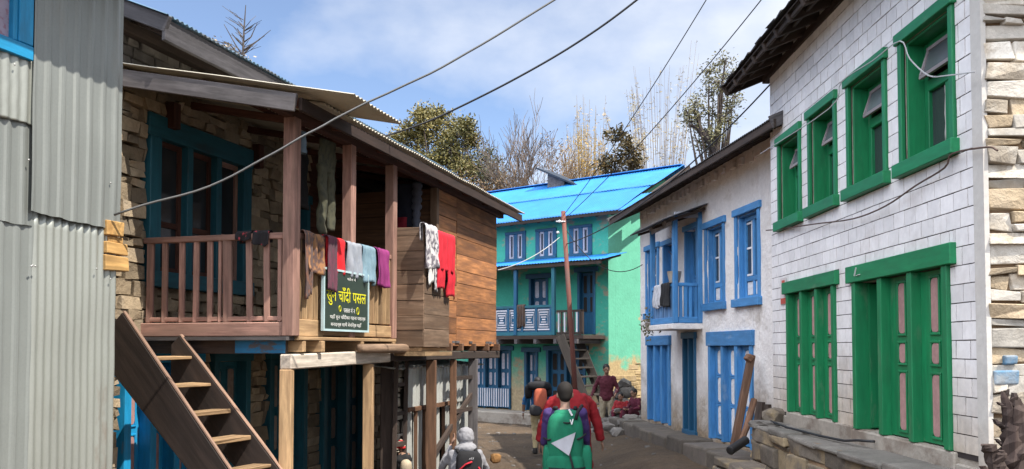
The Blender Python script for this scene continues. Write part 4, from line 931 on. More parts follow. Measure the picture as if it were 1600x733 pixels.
# ------------------------------------------------------------------ signs
sg = thing('shop_sign', K((1.0, .1, 2.3)), 'dark green shop sign with yellow and white lettering hung on the veranda railing', 'sign')
x0, x1 = K.px(505, 500, .085)[0], K.px(573, 500, .085)[0]; zb, zt = 2.36, 2.985
m = MB(K); m.box(x0, x1, .075, .095, zb, zt); m.build('board', mat('sign_green_black', (.032, .052, .040), .5, 'plain', var=0), sg)
m = MB(K); e = .022
m.box(x0-e, x0, .07, .104, zb-e, zt+e); m.box(x1, x1+e, .07, .104, zb-e, zt+e); m.box(x0, x1, .07, .104, zb-e, zb); m.box(x0, x1, .07, .104, zt, zt+e); m.build('border', mat('sign_pale_border', (.46, .62, .66), .6, var=0), sg)
def text(body, fr, s, d, z, width, height, mt, par, name='lettering', ext=.002):
    cu = bpy.data.curves.new(name, 'FONT'); cu.body = body; cu.size = 1; cu.extrude = 0; o = bpy.data.objects.new(name+'_t', cu); COL.objects.link(o)
    bpy.context.view_layer.update(); me = bpy.data.meshes.new_from_object(o.evaluated_get(bpy.context.evaluated_depsgraph_get()))
    bpy.data.objects.remove(o)
    if not me.vertices: return None
    xs = [v.co.x for v in me.vertices]; ys = [v.co.y for v in me.vertices]; w = max(xs)-min(xs); h = max(ys)-min(ys)
    m = MB(fr); m.add([(s+(v.co.x-min(xs))/w*width, d, z+(v.co.y-min(ys))/h*height) for v in me.vertices], [tuple(p.vertices) for p in me.polygons], None, .5)
    return m.build(name, mt, par, solid=ext)
yel = mat('sign_yellow', (.75, .72, .02), .6, var=0); wht = mat('sign_white', (.75, .76, .74), .6, var=0)
wS = x1-x0
text('सुन चाँदी पसल', K, x0+.05*wS, .0975, zb+.255, .90*wS, .205, yel, sg)
text('फोन नं', K, x0+.50*wS, .0975, zb+.545, .20*wS, .035, wht, sg)
text('पसल नं २', K, x0+.42*wS, .0975, zb+.185, .26*wS, .06, wht, sg)
text('यहाँ सुन चाँदीका गहना पाइन्छ', K, x0+.12*wS, .0975, zb+.10, .82*wS, .06, wht, sg)
text('बनाइन्छ साथै बेचिन्छ यहाँ', K, x0+.14*wS, .0975, zb+.02, .70*wS, .06, wht, sg)
m = MB(K)
for (s_, z_, r_) in ((x0+.335*wS, zb+.225, .032), (x0+.75*wS, zb+.215, .04)):
    for i in range(12):
        a = i/12*2*math.pi; b = (i+1)/12*2*math.pi; m.beam((s_+r_*.7*math.cos(a), .098, z_+r_*math.sin(a)), (s_+r_*.7*math.cos(b), .098, z_+r_*math.sin(b)), .008, .004)
m.build('ring_mark', yel, sg)
po = thing('wall_poster', T((11.45, .02, 2.7)), 'small white and red paper notice stuck on the tiled wall above the green doors', 'poster')
m = MB(T); m.box(11.38, 11.62, .009, .013, 2.72, 3.06); m.build('paper', mat('paper_white', (.66, .60, .60), .8), po)
m = MB(T); m.box(11.39, 11.61, .0135, .0145, 2.725, 2.80); m.box(11.43, 11.55, .0135, .0145, 2.87, 3.03, jit=.003); m.build('red_print', mat('print_red', (.55, .10, .07), .8), po)

# ------------------------------------------------------------------ laundry
def drape(label, cat_, fr, s0, s1, zt, lf, lb, mt, d=0, seed=0, group=None, name='garment', flare=.0, fold=.038, legs=None, hem=.075, kf=3.0, r=.03):
    m = MB(fr); N = noise.noise
    def strip(a, b, l0, l1, nu):
        def fn(u, v):
            L_ = l0+l1+r*3; t = v*L_; s_ = a+(b-a)*u
            lf_ = l0+hem*N((u*2.1, seed*3.3, 1))
            if t < l0: z = zt-(l0-t)/l0*lf_; dd = r; k = (l0-t)/l0
            elif t < l0+r*3: q_ = (t-l0)/(r*3)*math.pi; z = zt+r*math.sin(q_)*.7; dd = r*math.cos(q_); k = 0
            else: z = zt-(t-l0-r*3); dd = -r; k = (t-l0-r*3)/max(l1, .01)
            f_ = fold*(.35+.65*k)
            dd += (f_*math.sin(u*kf*6.283+seed+2*N((u*3, v*2, seed)))+f_*.8*N((s_*14, z*6, seed)))*(1 if t < l0+r*1.5 else .3)+(.012 if t < l0 else 0)
            return (s_+flare*(u-.5)*k+.02*k*N((z*4, seed, 5)), d+dd, z)
        m.grid(fn, nu, 26, .5)
    if legs:
        strip(s0, s1, legs[0], lb, 16)
        for (a, b, l) in legs[1]: strip(a, b, l, .02, 8)
    else: strip(s0, s1, lf, lb, 18)
    return tag(m.build(name, mt, None, solid=.007, smooth=True), label, cat_, group)
kx = lambda px_, py_, d=.115: K.px(px_, py_, d)
plaid = cloth('plaid_cloth', (.34, .17, .08), (.07, .05, .06), .8, thr=(.44, .56)); plaid2 = cloth('dull_plaid_cloth', (.13, .09, .085), (.22, .10, .06), .7, thr=(.5, .6)); plaid3 = cloth('purple_plaid', (.15, .05, .08), (.07, .05, .06), .7, thr=(.45, .58))
ZR = 3.325
drape('brown and orange checked cloth folded over the railing, leftmost of the street side washing', 'trousers', K, kx(484, 375)[0], kx(519, 375)[0], ZR, .40, .2, plaid, .03, 1, name='checked_trousers')
drape('long dull checked trouser leg hanging at the left end of the railing', 'trousers', K, kx(480, 375)[0], kx(491, 375)[0], ZR+.006, .64, .2, plaid2, .05, 2, fold=.015, name='trouser_leg', flare=-.03)
drape('dark purple checked trouser leg hanging over the left of the shop sign', 'trousers', K, kx(512, 375)[0], kx(525, 375)[0], ZR+.006, .575, .2, plaid3, .085, 3, fold=.012, name='trouser_leg')
drape('bright red cloth draped over the railing above the shop sign', 'cloth', K, kx(515, 378)[0], kx(544, 378)[0], ZR+.012, .38, .25, cloth('red_cloth', (.72, .02, .03)), .04, 4, name='red_cloth', fold=.02)
drape('pale grey jeans leg pair draped beside the middle pillar', 'jeans', K, kx(549, 384)[0], kx(571, 384)[0], ZR+.006, .40, .25, cloth('pale_denim', (.33, .36, .42), (.24, .27, .34), .6), .04, 5, name='jeans')
drape('faded blue jeans draped between the grey jeans and the purple cloth', 'jeans', K, kx(570, 386)[0], kx(590, 386)[0], ZR+.008, .42, .25, cloth('faded_denim', (.22, .34, .42), (.14, .24, .32), .6), .05, 6, name='jeans')
drape('magenta purple cloth at the right end of the railing', 'cloth', K, kx(591, 390)[0], kx(612, 390)[0]-.03, ZR+.014, .44, .25, cloth('purple_cloth', (.27, .035, .17)), .05, 7, name='purple_cloth', flare=-.05)
BF = .43
bx = lambda px_: K.px(px_, 400, BF+.07)[0]
drape('white and grey patterned scarf over the corner of the plank bay', 'scarf', K, bx(667), bx(686), 3.70, .54, .2, cloth('patterned_scarf', (.60, .58, .60), (.10, .09, .12), .85, thr=(.46, .54)), BF, 8, name='scarf', fold=.03)
drape('plain white lining cloth hanging below the patterned scarf', 'cloth', K, bx(674), bx(682), 3.68, .68, .1, cloth('white_cloth', (.70, .69, .68)), BF-.012, 9, name='white_cloth', fold=.004)
drape('thin black and white striped cloth edge next to the red trousers on the bay', 'cloth', K, bx(683), bx(686.5), 3.68, .80, .1, cloth('striped_cloth', (.55, .53, .55), (.05, .05, .06), .9, thr=(.47, .53)), BF+.0, 10, name='striped_cloth', fold=.006)
a_, b_ = bx(686), bx(711)
drape('red trousers hung over the plank bay, two legs down', 'trousers', K, a_, b_, 3.66, .6, .2, cloth('red_trouser_cloth', (.62, .02, .04)), BF+.02, 11, name='red_trousers', fold=.024, legs=(.50, ((a_-.02, a_+(b_-a_)*.42, .74), (a_+(b_-a_)*.58, b_+.04, .82))))
knit = cloth('black_knit', (.02, .018, .022), (.50, .06, .08), .85, thr=(.62, .66))
for i, (a, b, lb_) in enumerate(((.60, .43, 'black and red knitted sock on the front railing, left of the pair'), (.40, .22, 'black and red knitted sock on the front railing, right of the pair'))):
    drape(lb_, 'sock', KF, b, a, 3.318, .09+.03*i, .10, knit, .01, 12+i, name='knit_sock', fold=.02, kf=1.2)
def hang(label, cat_, fr, s, d, zt, zb_, w, mt, seed, legs=True, name='trousers', crotch=.4, lean=0, dw=.07):
    m = MB(fr); N = noise.noise; H = zt-zb_
    def tubeleg(c0_, c1_, w0, w1, z0, z1, sd):
        def fn(u, v):
            a = u*6.2832; z = z0+(z1-z0)*v; ww = w0+(w1-w0)*v; k = 1+.34*N((math.cos(a)*1.7+sd, math.sin(a)*1.7, z*6))
            return (c0_+(c1_-c0_)*v+ww/2*math.cos(a)*k+.03*N((z*5, sd, 0))+.014*N((z*11, sd+a*.5, 3)), d+dw*.5*math.sin(a)*k+.03*N((z*4, 3, sd))+.02*N((z*11, 3+a, sd)), z)
        m.grid(fn, 16, 22, .5)
    if legs:
        zc = zt-H*crotch
        tubeleg(s, s, w, w*.96, zt, zc, seed); tubeleg(s-w*.27, s-w*.30+lean, w*.52, w*.34, zc+.07, zb_, seed+2); tubeleg(s+w*.25, s+w*.30+lean, w*.5, w*.34, zc+.07, zb_+.06, seed+5)
    else: tubeleg(s, s+lean, w*.7, w, zt, zb_, seed)
    return tag(m.build(name, mt, None, smooth=True, solid=.006), label, cat_)
g_ = K.px(511, 250, -.12)
hang('dark olive work trousers hanging from the veranda rafters, legs down', 'trousers', K, g_[0], -.12, 4.45, 3.40, .36, cloth('olive_cloth', (.085, .085, .055), (.035, .04, .032), .7), 3, crotch=.34)
hang('black shirt hanging behind the olive trousers under the veranda roof', 'shirt', K, g_[0]+.12, -.55, 4.45, 3.75, .5, cloth('black_cloth', (.02, .02, .022)), 8, legs=False, name='black_shirt')
hang('small blue grey cloth bag hanging at the top of the corner post', 'bag', K, .17, .02, 4.36, 4.14, .11, cloth('blue_grey_cloth', (.14, .20, .26)), 5, legs=False, name='cloth_bag', dw=.06)
PX = lambda x_, y_: PW.px(x_, y_, .08)
q1_ = PX(637, 300); hang('dark navy puffy jacket hanging on the shaded plank partition', 'jacket', PW, q1_[0], .14, 4.50, 3.88, .36, cloth('navy_cloth', (.02, .025, .045)), 6, legs=False, name='puffy_jacket', dw=.2)
q1_ = PX(655, 310)
m = MB(PW); rings = []
for i in range(22): k = .05+.024*abs(math.sin(i*1.05)); rings.append(((q1_[0]-.02+.02*i/22, .20, 4.52-i*.034), k*(1.1 if i < 12 else .85), k))
m.loft(rings, 12, .5); tag(m.build('quilted_sleeve', cloth('slate_puffer', (.10, .11, .15)), None, smooth=True), 'slate grey quilted jacket sleeve hanging right of the navy jacket', 'jacket')
q1_ = PX(621, 320); hang('dark red garment hanging between the last pillar and the navy jacket', 'garment', PW, q1_[0], .16, 4.50, 3.9, .09, cloth('wine_cloth', (.30, .02, .04)), 9, legs=False, name='red_garment', dw=.06)
q1_ = PX(634, 345); hang('red bundle of cloth below the navy jacket', 'cloth', PW, q1_[0], .18, 4.02, 3.72, .28, MATS['wine_cloth'], 12, legs=False, name='red_bundle', dw=.14)
drape('white and black shirt drying on the balcony rail of the blue and white house', 'shirt', B, 4.62, 5.12, 3.335, .42, .2, cloth('white_shirt', (.55, .56, .60), (.3, .3, .34), .6), .50, 21, name='white_shirt')
drape('black cloth drying on the near half of the small blue balcony rail', 'cloth', B, 4.12, 4.62, 3.34, .40, .2, MATS['black_cloth'], .51, 22, name='black_cloth')
drape('brown rag hung over the patterned balcony of the turquoise house', 'rag', G, 2.08, 2.36, 3.37, .62, .2, cloth('brown_rag', (.10, .065, .05)), 1.04, 23, name='brown_rag')
pt = thing('flower_pot', B((4.08, .48, 3.335)), 'grey flower pot with a bare twig on the blue balcony corner', 'flower pot')
m = MB(B); m.loft([((4.08, .47, 3.335), .09, .09), ((4.08, .47, 3.50), .125, .125), ((4.08, .47, 3.54), .13, .13), ((4.08, .47, 3.54), .10, .10)], 14); m.build('pot', cement, pt, smooth=False)
m = MB(B); m.tube([(4.08, .47, 3.5), (4.10, .46, 3.8), (4.06, .48, 4.1), (4.09, .5, 4.35)], [.012, .010, .007, .004], 5)
for k in range(7): z = 3.72+k*.09; m.tube([(4.08, .47, z), (4.08+rs.uniform(-.1, .1), .47+rs.uniform(-.1, .1), z+.1)], [.005, .003], 4)
m.build('twig', wood_brown, pt)
hp = thing('hanging_plant', B((5.5, .5, 2.4)), 'small dry plant in a tin at the far foot of the blue balcony', 'plant')
m = MB(B); m.loft([((5.52, .52, 2.50), .08, .08), ((5.52, .52, 2.66), .09, .09)], 10); m.build('tin', cement, hp)
lf_m = mat('dry_leaf', (.05, .075, .03), .7, 'leaf', (.16, .11, .05))
m = MB(B)
for i in range(90):
    c = Vector((5.52+rs.gauss(0, .08), .54+rs.gauss(0, .07), 2.62+rs.gauss(0, .14))); a = Vector((rs.gauss(0, 1), rs.gauss(0, 1), rs.gauss(0, 1))).normalized()*.04; b = a.orthogonal().normalized()*.02
    m.add([c-a, c+b, c+a, c-b], [(0, 1, 2, 3)])
m.build('foliage', lf_m, hp)
# ------------------------------------------------------------------ trees
tr_r = random.Random(11)
bark = mat('bark', (.10, .075, .06), .9, 'wood', (.05, .04, .035), .6, .2)
bark_pale = mat('pale_bark', (.24, .19, .16), .9, 'wood', None, .5, .2)
def leaf(m, c, L_, W_, rr, out_=None, tint=None):
    a = Vector((rr.gauss(0, 1), rr.gauss(0, 1), rr.gauss(0, .7)))
    if out_ is not None: a = a*.6+out_
    a = a.normalized(); b = a.cross(Vector((rr.gauss(0, 1), rr.gauss(0, 1), rr.gauss(0, 1)))).normalized()
    m.add([c, c+a*L_*.45+b*W_*.5, c+a*L_, c+a*L_*.45-b*W_*.5], [(0, 1, 2, 3)], None, rr.random() if tint is None else tint)
def bez(p, q, bend, n=5):
    mid = (p+q)/2+bend; return [p*(1-t)**2+mid*2*t*(1-t)+q*t*t for t in [i/n for i in range(n+1)]]
def leafy(label, base, tips, trunk_r, lm, n_leaf, L_, spread, group=None, seed=1, bk=None, fork=.45, name='tree', wr_=.4):
    rr = random.Random(seed); t = thing(name, base, label, 'tree', group); tk = MB(); fo = MB(); base = Vector(base)
    top = sum((Vector(p) for p, _ in tips), Vector())/len(tips); fk = base.lerp(top, fork)
    tk.tube(bez(base-Vector((0, 0, .4)), fk, Vector((rr.uniform(-.2, .2), 0, 0))), [trunk_r*(1-.08*i) for i in range(6)], 7)
    for p, r_ in tips:
        p = Vector(p); st_ = base.lerp(fk, rr.uniform(.7, 1)); tk.tube(bez(st_, p, Vector((rr.uniform(-.3, .3), rr.uniform(-.3, .3), rr.uniform(-.1, .3)))), [trunk_r*.55, trunk_r*.45, trunk_r*.33, trunk_r*.25, trunk_r*.17, trunk_r*.08], 5)
        subs = []
        for k in range(int(9+r_*9)):
            d = Vector((rr.gauss(0, 1), rr.gauss(0, 1), rr.gauss(.15, .8))).normalized(); c = p+d*r_*rr.uniform(.55, 1.0); subs.append((c, d)); tk.tube([p+d*r_*.1, c], [trunk_r*.12, trunk_r*.04], 4)
        ton = rr.random()
        for k in range(n_leaf):
            c, d = rr.choice(subs); c2 = c+Vector((rr.gauss(0, 1), rr.gauss(0, 1), rr.gauss(0, 1)))*spread
            leaf(fo, c2, L_*rr.uniform(.7, 1.3), L_*rr.uniform(.75, 1.25)*wr_, rr, d*.8, min(1, max(0, ton*.4+.6*rr.random()+rr.gauss(0, .12))))
    tk.build('trunk', bk or bark, t); fo.build('crown', lm, t, normals=False); return t
lf_rho = mat('rhododendron_leaf', (.062, .068, .02), .5, 'leaf', (.29, .235, .08)); lf_dk = mat('dark_glossy_leaf', (.022, .032, .016), .45, 'leaf', (.13, .085, .03))
lf_gr = mat('grey_green_leaf', (.07, .085, .05), .7, 'leaf', (.20, .19, .11)); lf_ol = mat('olive_small_leaf', (.05, .055, .025), .6, 'leaf', (.21, .19, .09))
lf_red = mat('russet_leaf', (.10, .05, .03), .7, 'leaf', (.20, .14, .07)); lf_bam = mat('bamboo_leaf', (.38, .23, .05), .7, 'leaf', (.54, .40, .15)); lf_bam2 = mat('pale_bamboo_leaf', (.28, .22, .10), .7, 'leaf', (.45, .38, .22))
def P3(x, y, Y): return at(x, y, Y)
# round rhododendron
rt = []
for (x, y, r_) in ((640, 205, .75), (665, 190, .8), (695, 185, .75), (715, 205, .7), (650, 225, .75), (680, 215, .8), (705, 228, .75), (625, 212, .45), (735, 212, .28), (690, 250, .8), (720, 255, .6), (665, 245, .7), (660, 176, .4), (680, 174, .4), (700, 240, .6), (728, 190, .3)): rt.append((P3(x, y+8, 40+tr_r.uniform(-.9, .9)), r_*.72))
leafy('large round olive leaved tree rising behind the veranda roof', (-3.1, 40, hgt(-3.1, 40)-.2), rt, .22, lf_rho, 1000, .13, .17, seed=2, wr_=.55, name='broadleaf_tree')
leafy('grey green feathery tree right of the large round tree', (-1.2, 41, hgt(-1.2, 41)-.2), [(P3(x, y, 41+tr_r.uniform(-.7, .7)), r_) for (x, y, r_) in ((752, 250, .6), (765, 262, .55), (740, 270, .6), (770, 285, .6), (752, 290, .6), (735, 255, .4))], .15, lf_gr, 420, .17, .2, seed=3, name='feathery_tree')
leafy('low russet bush between the two leafy trees', (-2.0, 39, hgt(-2, 39)-.2), [(P3(x, y, 39), r_) for (x, y, r_) in ((725, 280, .45), (742, 296, .45), (760, 305, .4), (790, 300, .5))], .1, lf_red, 260, .13, .17, seed=4, name='bush')
leafy('small tree with big dark leaves between the two bamboo clumps', (4.9, 39, hgt(4.9, 39)-.2), [(P3(x, y, 39+tr_r.uniform(-.4, .4)), r_) for (x, y, r_) in ((970, 215, .36), (985, 228, .34), (960, 213, .2), (975, 245, .42), (990, 240, .3), (955, 262, .3), (945, 257, .22), (975, 268, .4), (962, 275, .3), (998, 258, .12))], .09, lf_dk, 130, .24, .13, seed=5, name='dark_tree', fork=.3)
leafy('knotty tree with a tall narrow crown beside the tiled house roof', (8.2, 36, 1.2), [(P3(x, y, 36+tr_r.uniform(-.5, .5)), r_) for (x, y, r_) in ((1132, 95, .3), (1140, 120, .32), (1108, 112, .28), (1122, 128, .32), (1115, 145, .34), (1128, 160, .42), (1118, 180, .42), (1140, 165, .28), (1145, 150, .3), (1136, 190, .3), (1085, 163, .26), (1075, 175, .24), (1090, 180, .28), (1080, 190, .22), (1100, 205, .3), (1112, 215, .32), (1095, 222, .25), (1108, 230, .3), (1125, 208, .3))], .2, lf_ol, 200, .13, .15, seed=6, name='knotty_tree', fork=.62)
m = MB()                                               # knotty pollard limbs of the same tree
kt = [o for o in COL.objects if o.name == 'knotty_tree'][0]
def limb(pts, r0, r1):
    P = cat([at(x, y, 35.9) for x, y in pts], 4); m.tube(P, [r0+(r1-r0)*i/(len(P)-1) for i in range(len(P))], 6)
limb([(1122, 245), (1112, 225), (1098, 212), (1088, 200), (1076, 195)], .17, .05); limb([(1100, 214), (1092, 196), (1092, 182), (1082, 172)], .13, .05); limb([(1092, 186), (1075, 182), (1068, 176)], .07, .03); limb([(1120, 240), (1118, 215), (1126, 190), (1124, 160), (1130, 120), (1134, 92)], .15, .02); limb([(1110, 226), (1105, 208), (1112, 195)], .1, .03); limb([(1126, 190), (1138, 176), (1148, 165)], .08, .02)
m.build('limb', mat('mossy_dark_bark', (.07, .05, .045), .9, 'wood', (.04, .035, .03), .6), kt)
# bare trees
def bare(label, base, top_pts, r, seed, mt, depth=4, name='bare_tree', spread=.5, nb=3, group=None, twig=.008):
    rr = random.Random(seed); t = thing(name, base, label, 'tree', group); m = MB(); base = Vector(base)
    def grow(p, d, L_, r_, k):
        q_ = p+d*L_; mid = (p+q_)/2+Vector((rr.gauss(0, 1), rr.gauss(0, 1), rr.gauss(0, .5)))*L_*.06; m.tube([p, mid, q_], [r_, r_*.8, r_*.62], 5 if k > 2 else 3, caps=False)
        if k == 0: return
        for i in range(nb+(rr.random() < .5)):
            ax = Vector((rr.gauss(0, 1), rr.gauss(0, 1), rr.gauss(0, .7))).normalized(); d2 = (d+ax*spread).normalized(); d2.z += .08
            grow(p.lerp(q_, rr.uniform(.4, 1)), d2.normalized(), L_*rr.uniform(.55, .85), max(twig, r_*.55), k-1)
    for tp in top_pts:
        v = Vector(tp)-base; grow(base-Vector((0, 0, .3)), v.normalized(), v.length*.36, r, depth)
    m.build('trunk', mt, t); return t
bare('leafless pale brown tree behind the left end of the blue roof', (-.2, 41, hgt(-.2, 41)), [P3(800, 190, 41), P3(850, 195, 41), P3(825, 205, 41), P3(780, 225, 41)], .09, 4, bark_pale, 5, spread=.45, twig=.012)
bare('tangled leafless thicket tree just above the raised roof vent', (1.6, 40, hgt(1.6, 40)), [P3(862, 205, 40), P3(845, 235, 40), P3(880, 215, 40)], .07, 9, mat('warm_twig', (.28, .19, .12), .9, 'wood'), 5, spread=.5, twig=.012)
leafy('half bare shrub with dry golden leaves behind the roof vent', (1.9, 41, hgt(1.9, 41)), [(P3(x, y, 41), r_) for (x, y, r_) in ((855, 225, .4), (862, 245, .45), (850, 260, .45), (868, 265, .4))], .08, mat('golden_dry_leaf', (.30, .20, .08), .8, 'leaf', (.12, .08, .05)), 80, .13, .2, seed=14, name='dry_shrub')
bare('slender young leafless tree with pale buds above the main roof', at(380, 98, 19)-Vector((0, 0, 7.6)), [at(378, 60, 19)], .05, 21, mat('grey_twig', (.13, .11, .10), .9, 'wood'), 0)
yt = COL.objects['bare_tree.002']; m = MB(); N_ = at(379, 100, 19)
m.tube([N_-Vector((0, 0, 8)), N_-Vector((0, 0, 2)), N_, at(381, 50, 19), at(384, 8, 19)], [.06, .05, .03, .02, .008], 5)
for (a, b, c) in (((380, 88), (368, 70), (350, 38)), ((380, 85), (395, 70), (423, 47)), ((380, 72), (370, 62), (362, 52)), ((381, 66), (392, 58), (402, 36)), ((382, 45), (377, 38), (372, 33)), ((382, 48), (390, 44), (396, 40)), ((380, 95), (360, 70), (330, 62)), ((379, 90), (358, 78), (346, 66)), ((380, 80), (388, 74), (396, 72)), ((380, 60), (374, 52), (371, 44)), ((381, 78), (405, 62), (412, 56))): m.tube([at(*a, 19), at(*b, 19), at(*c, 19)], [.018, .013, .006], 4)
for i in range(26):
    a = (380+tr_r.uniform(-2, 3), tr_r.uniform(30, 92)); w_ = tr_r.uniform(10, 38)*tr_r.choice((-1, 1)); b = (a[0]+w_*.5, a[1]-tr_r.uniform(4, 12)); c = (a[0]+w_, b[1]-tr_r.uniform(4, 14)); m.tube([at(*a, 19+tr_r.uniform(-.1, .1)), at(*b, 19+tr_r.uniform(-.3, .3)), at(*c, 19+tr_r.uniform(-.4, .4))], [.009, .007, .004], 3)
m.build('branch', MATS['grey_twig'], yt)
m = MB()
for i in range(46): x, y = tr_r.choice(((330, 62), (345, 66), (352, 70), (372, 82), (378, 85), (382, 92), (365, 80), (386, 97), (360, 72))); leaf(m, at(x+tr_r.gauss(0, 6), y+tr_r.gauss(0, 3), 19), .09, .06, tr_r)
m.build('foliage', mat('pale_bud', (.42, .33, .22), .8, 'leaf', (.60, .52, .40)), yt, normals=False)  # these are the pale buds; the tree carries no leaves
# bamboo
def bamboo(label, fans, Y, lm, culm, dens, seed, leafy_=1.0, cr=.024, ll=.2, lw=.03, lp=.8):
    rr = random.Random(seed); bx_, by_ = fans[0]; base = at(bx_[0], bx_[1], Y); base.z = hgt(base.x, Y); t = thing('bamboo', base, label, 'bamboo'); cu = MB(); fo = MB()
    for (b, e, n, w, bend) in fans[1]:
        for i in range(n):
            k = rr.uniform(-1, 1); p = at(b[0]+k*b[2], b[1], Y+rr.uniform(-.8, .8)); q_ = at(e[0]+k*w+rr.gauss(0, w*.15), e[1]+rr.uniform(0, 1)**1.5*e[2], Y+rr.uniform(-1.2, 1.2)); p.z = min(p.z, hgt(p.x, Y)+.3)
            P = bez(p, q_, Vector((-k*bend*.3, 0, bend*.5)), 8); cu.tube(P, [cr*(1-.11*j)+.003 for j in range(9)], 4, caps=False)
            for j in range(int(dens*leafy_*rr.uniform(.3, 1.5))):
                u_ = rr.uniform(.15, .98)**lp; idx = min(7, int(u_*8)); c = P[idx].lerp(P[idx+1], u_*8-idx)
                d = Vector((rr.gauss(0, 1), rr.gauss(0, 1), rr.gauss(.3, .5))).normalized(); c2 = c+d*rr.uniform(.05, .42)*(1.25-u_)
                for _ in range(2): leaf(fo, c2, ll, lw, rr, Vector((0, 0, -.4)))
    cu.build('culm', culm, t); fo.build('foliage', lm, t, normals=False); return t
bamboo('bushy golden yellow bamboo clump behind the blue roof', ((918, 300), 0), 42, lf_bam, mat('golden_culm', (.40, .30, .09), .6, 'wood'), 0, 1) if False else None
bamboo('bushy golden yellow bamboo clump behind the blue roof', ((918, 300), [((918, 300, 16), (915, 195, 60), 34, 30, .3), ((918, 300, 10), (928, 150, 40), 12, 26, .2), ((905, 300, 10), (885, 215, 40), 10, 12, .2)]) and (((918, 300), 0), [((918, 300, 20), (915, 190, 70), 70, 32, .4), ((918, 300, 12), (930, 145, 60), 22, 28, .4), ((905, 300, 10), (888, 215, 40), 14, 12, .3)]), 42, lf_bam, mat('golden_culm', (.46, .32, .09), .6, 'wood'), 52, 1, ll=.17, lw=.032, lp=1.5, cr=.017)
bamboo('tall sparse bamboo clump of thin straight culms behind the roof join', (((1030, 290), 0), [((1030, 300, 10), (1032, 100, 110), 34, 42, .8), ((1022, 300, 6), (1000, 130, 60), 9, 12, .6), ((1040, 300, 8), (1085, 60, 80), 4, 8, .5), ((1035, 300, 12), (1038, 190, 50), 24, 40, .6)]), 42, lf_bam2, mat('pale_culm', (.30, .20, .095), .6, 'wood'), 16, 2, cr=.012)
bamboo('arching feathery bamboo leaning left of the tall sparse clump', (((1005, 290), 0), [((1012, 300, 6), (985, 125, 30), 5, 9, .3), ((1012, 300, 5), (945, 160, 15), 2, 4, 1.0), ((1010, 300, 6), (990, 190, 25), 5, 16, .3)]), 42.5, lf_bam2, MATS['pale_culm'], 90, 3, cr=.018)
# brush on the hillside, too dense to count
m = MB()
for i in range(5200):
    x = tr_r.uniform(-14, 16); y = tr_r.uniform(37, 47); z = hgt(x, y)
    leaf(m, Vector((x, y, z+tr_r.uniform(0, .55))), .22, .06, tr_r, Vector((0, 0, .5)))
tag(m.build('hillside_brush', lf_red, None, normals=False), 'dry russet brush covering the slope behind the houses', 'brush', kind='stuff')

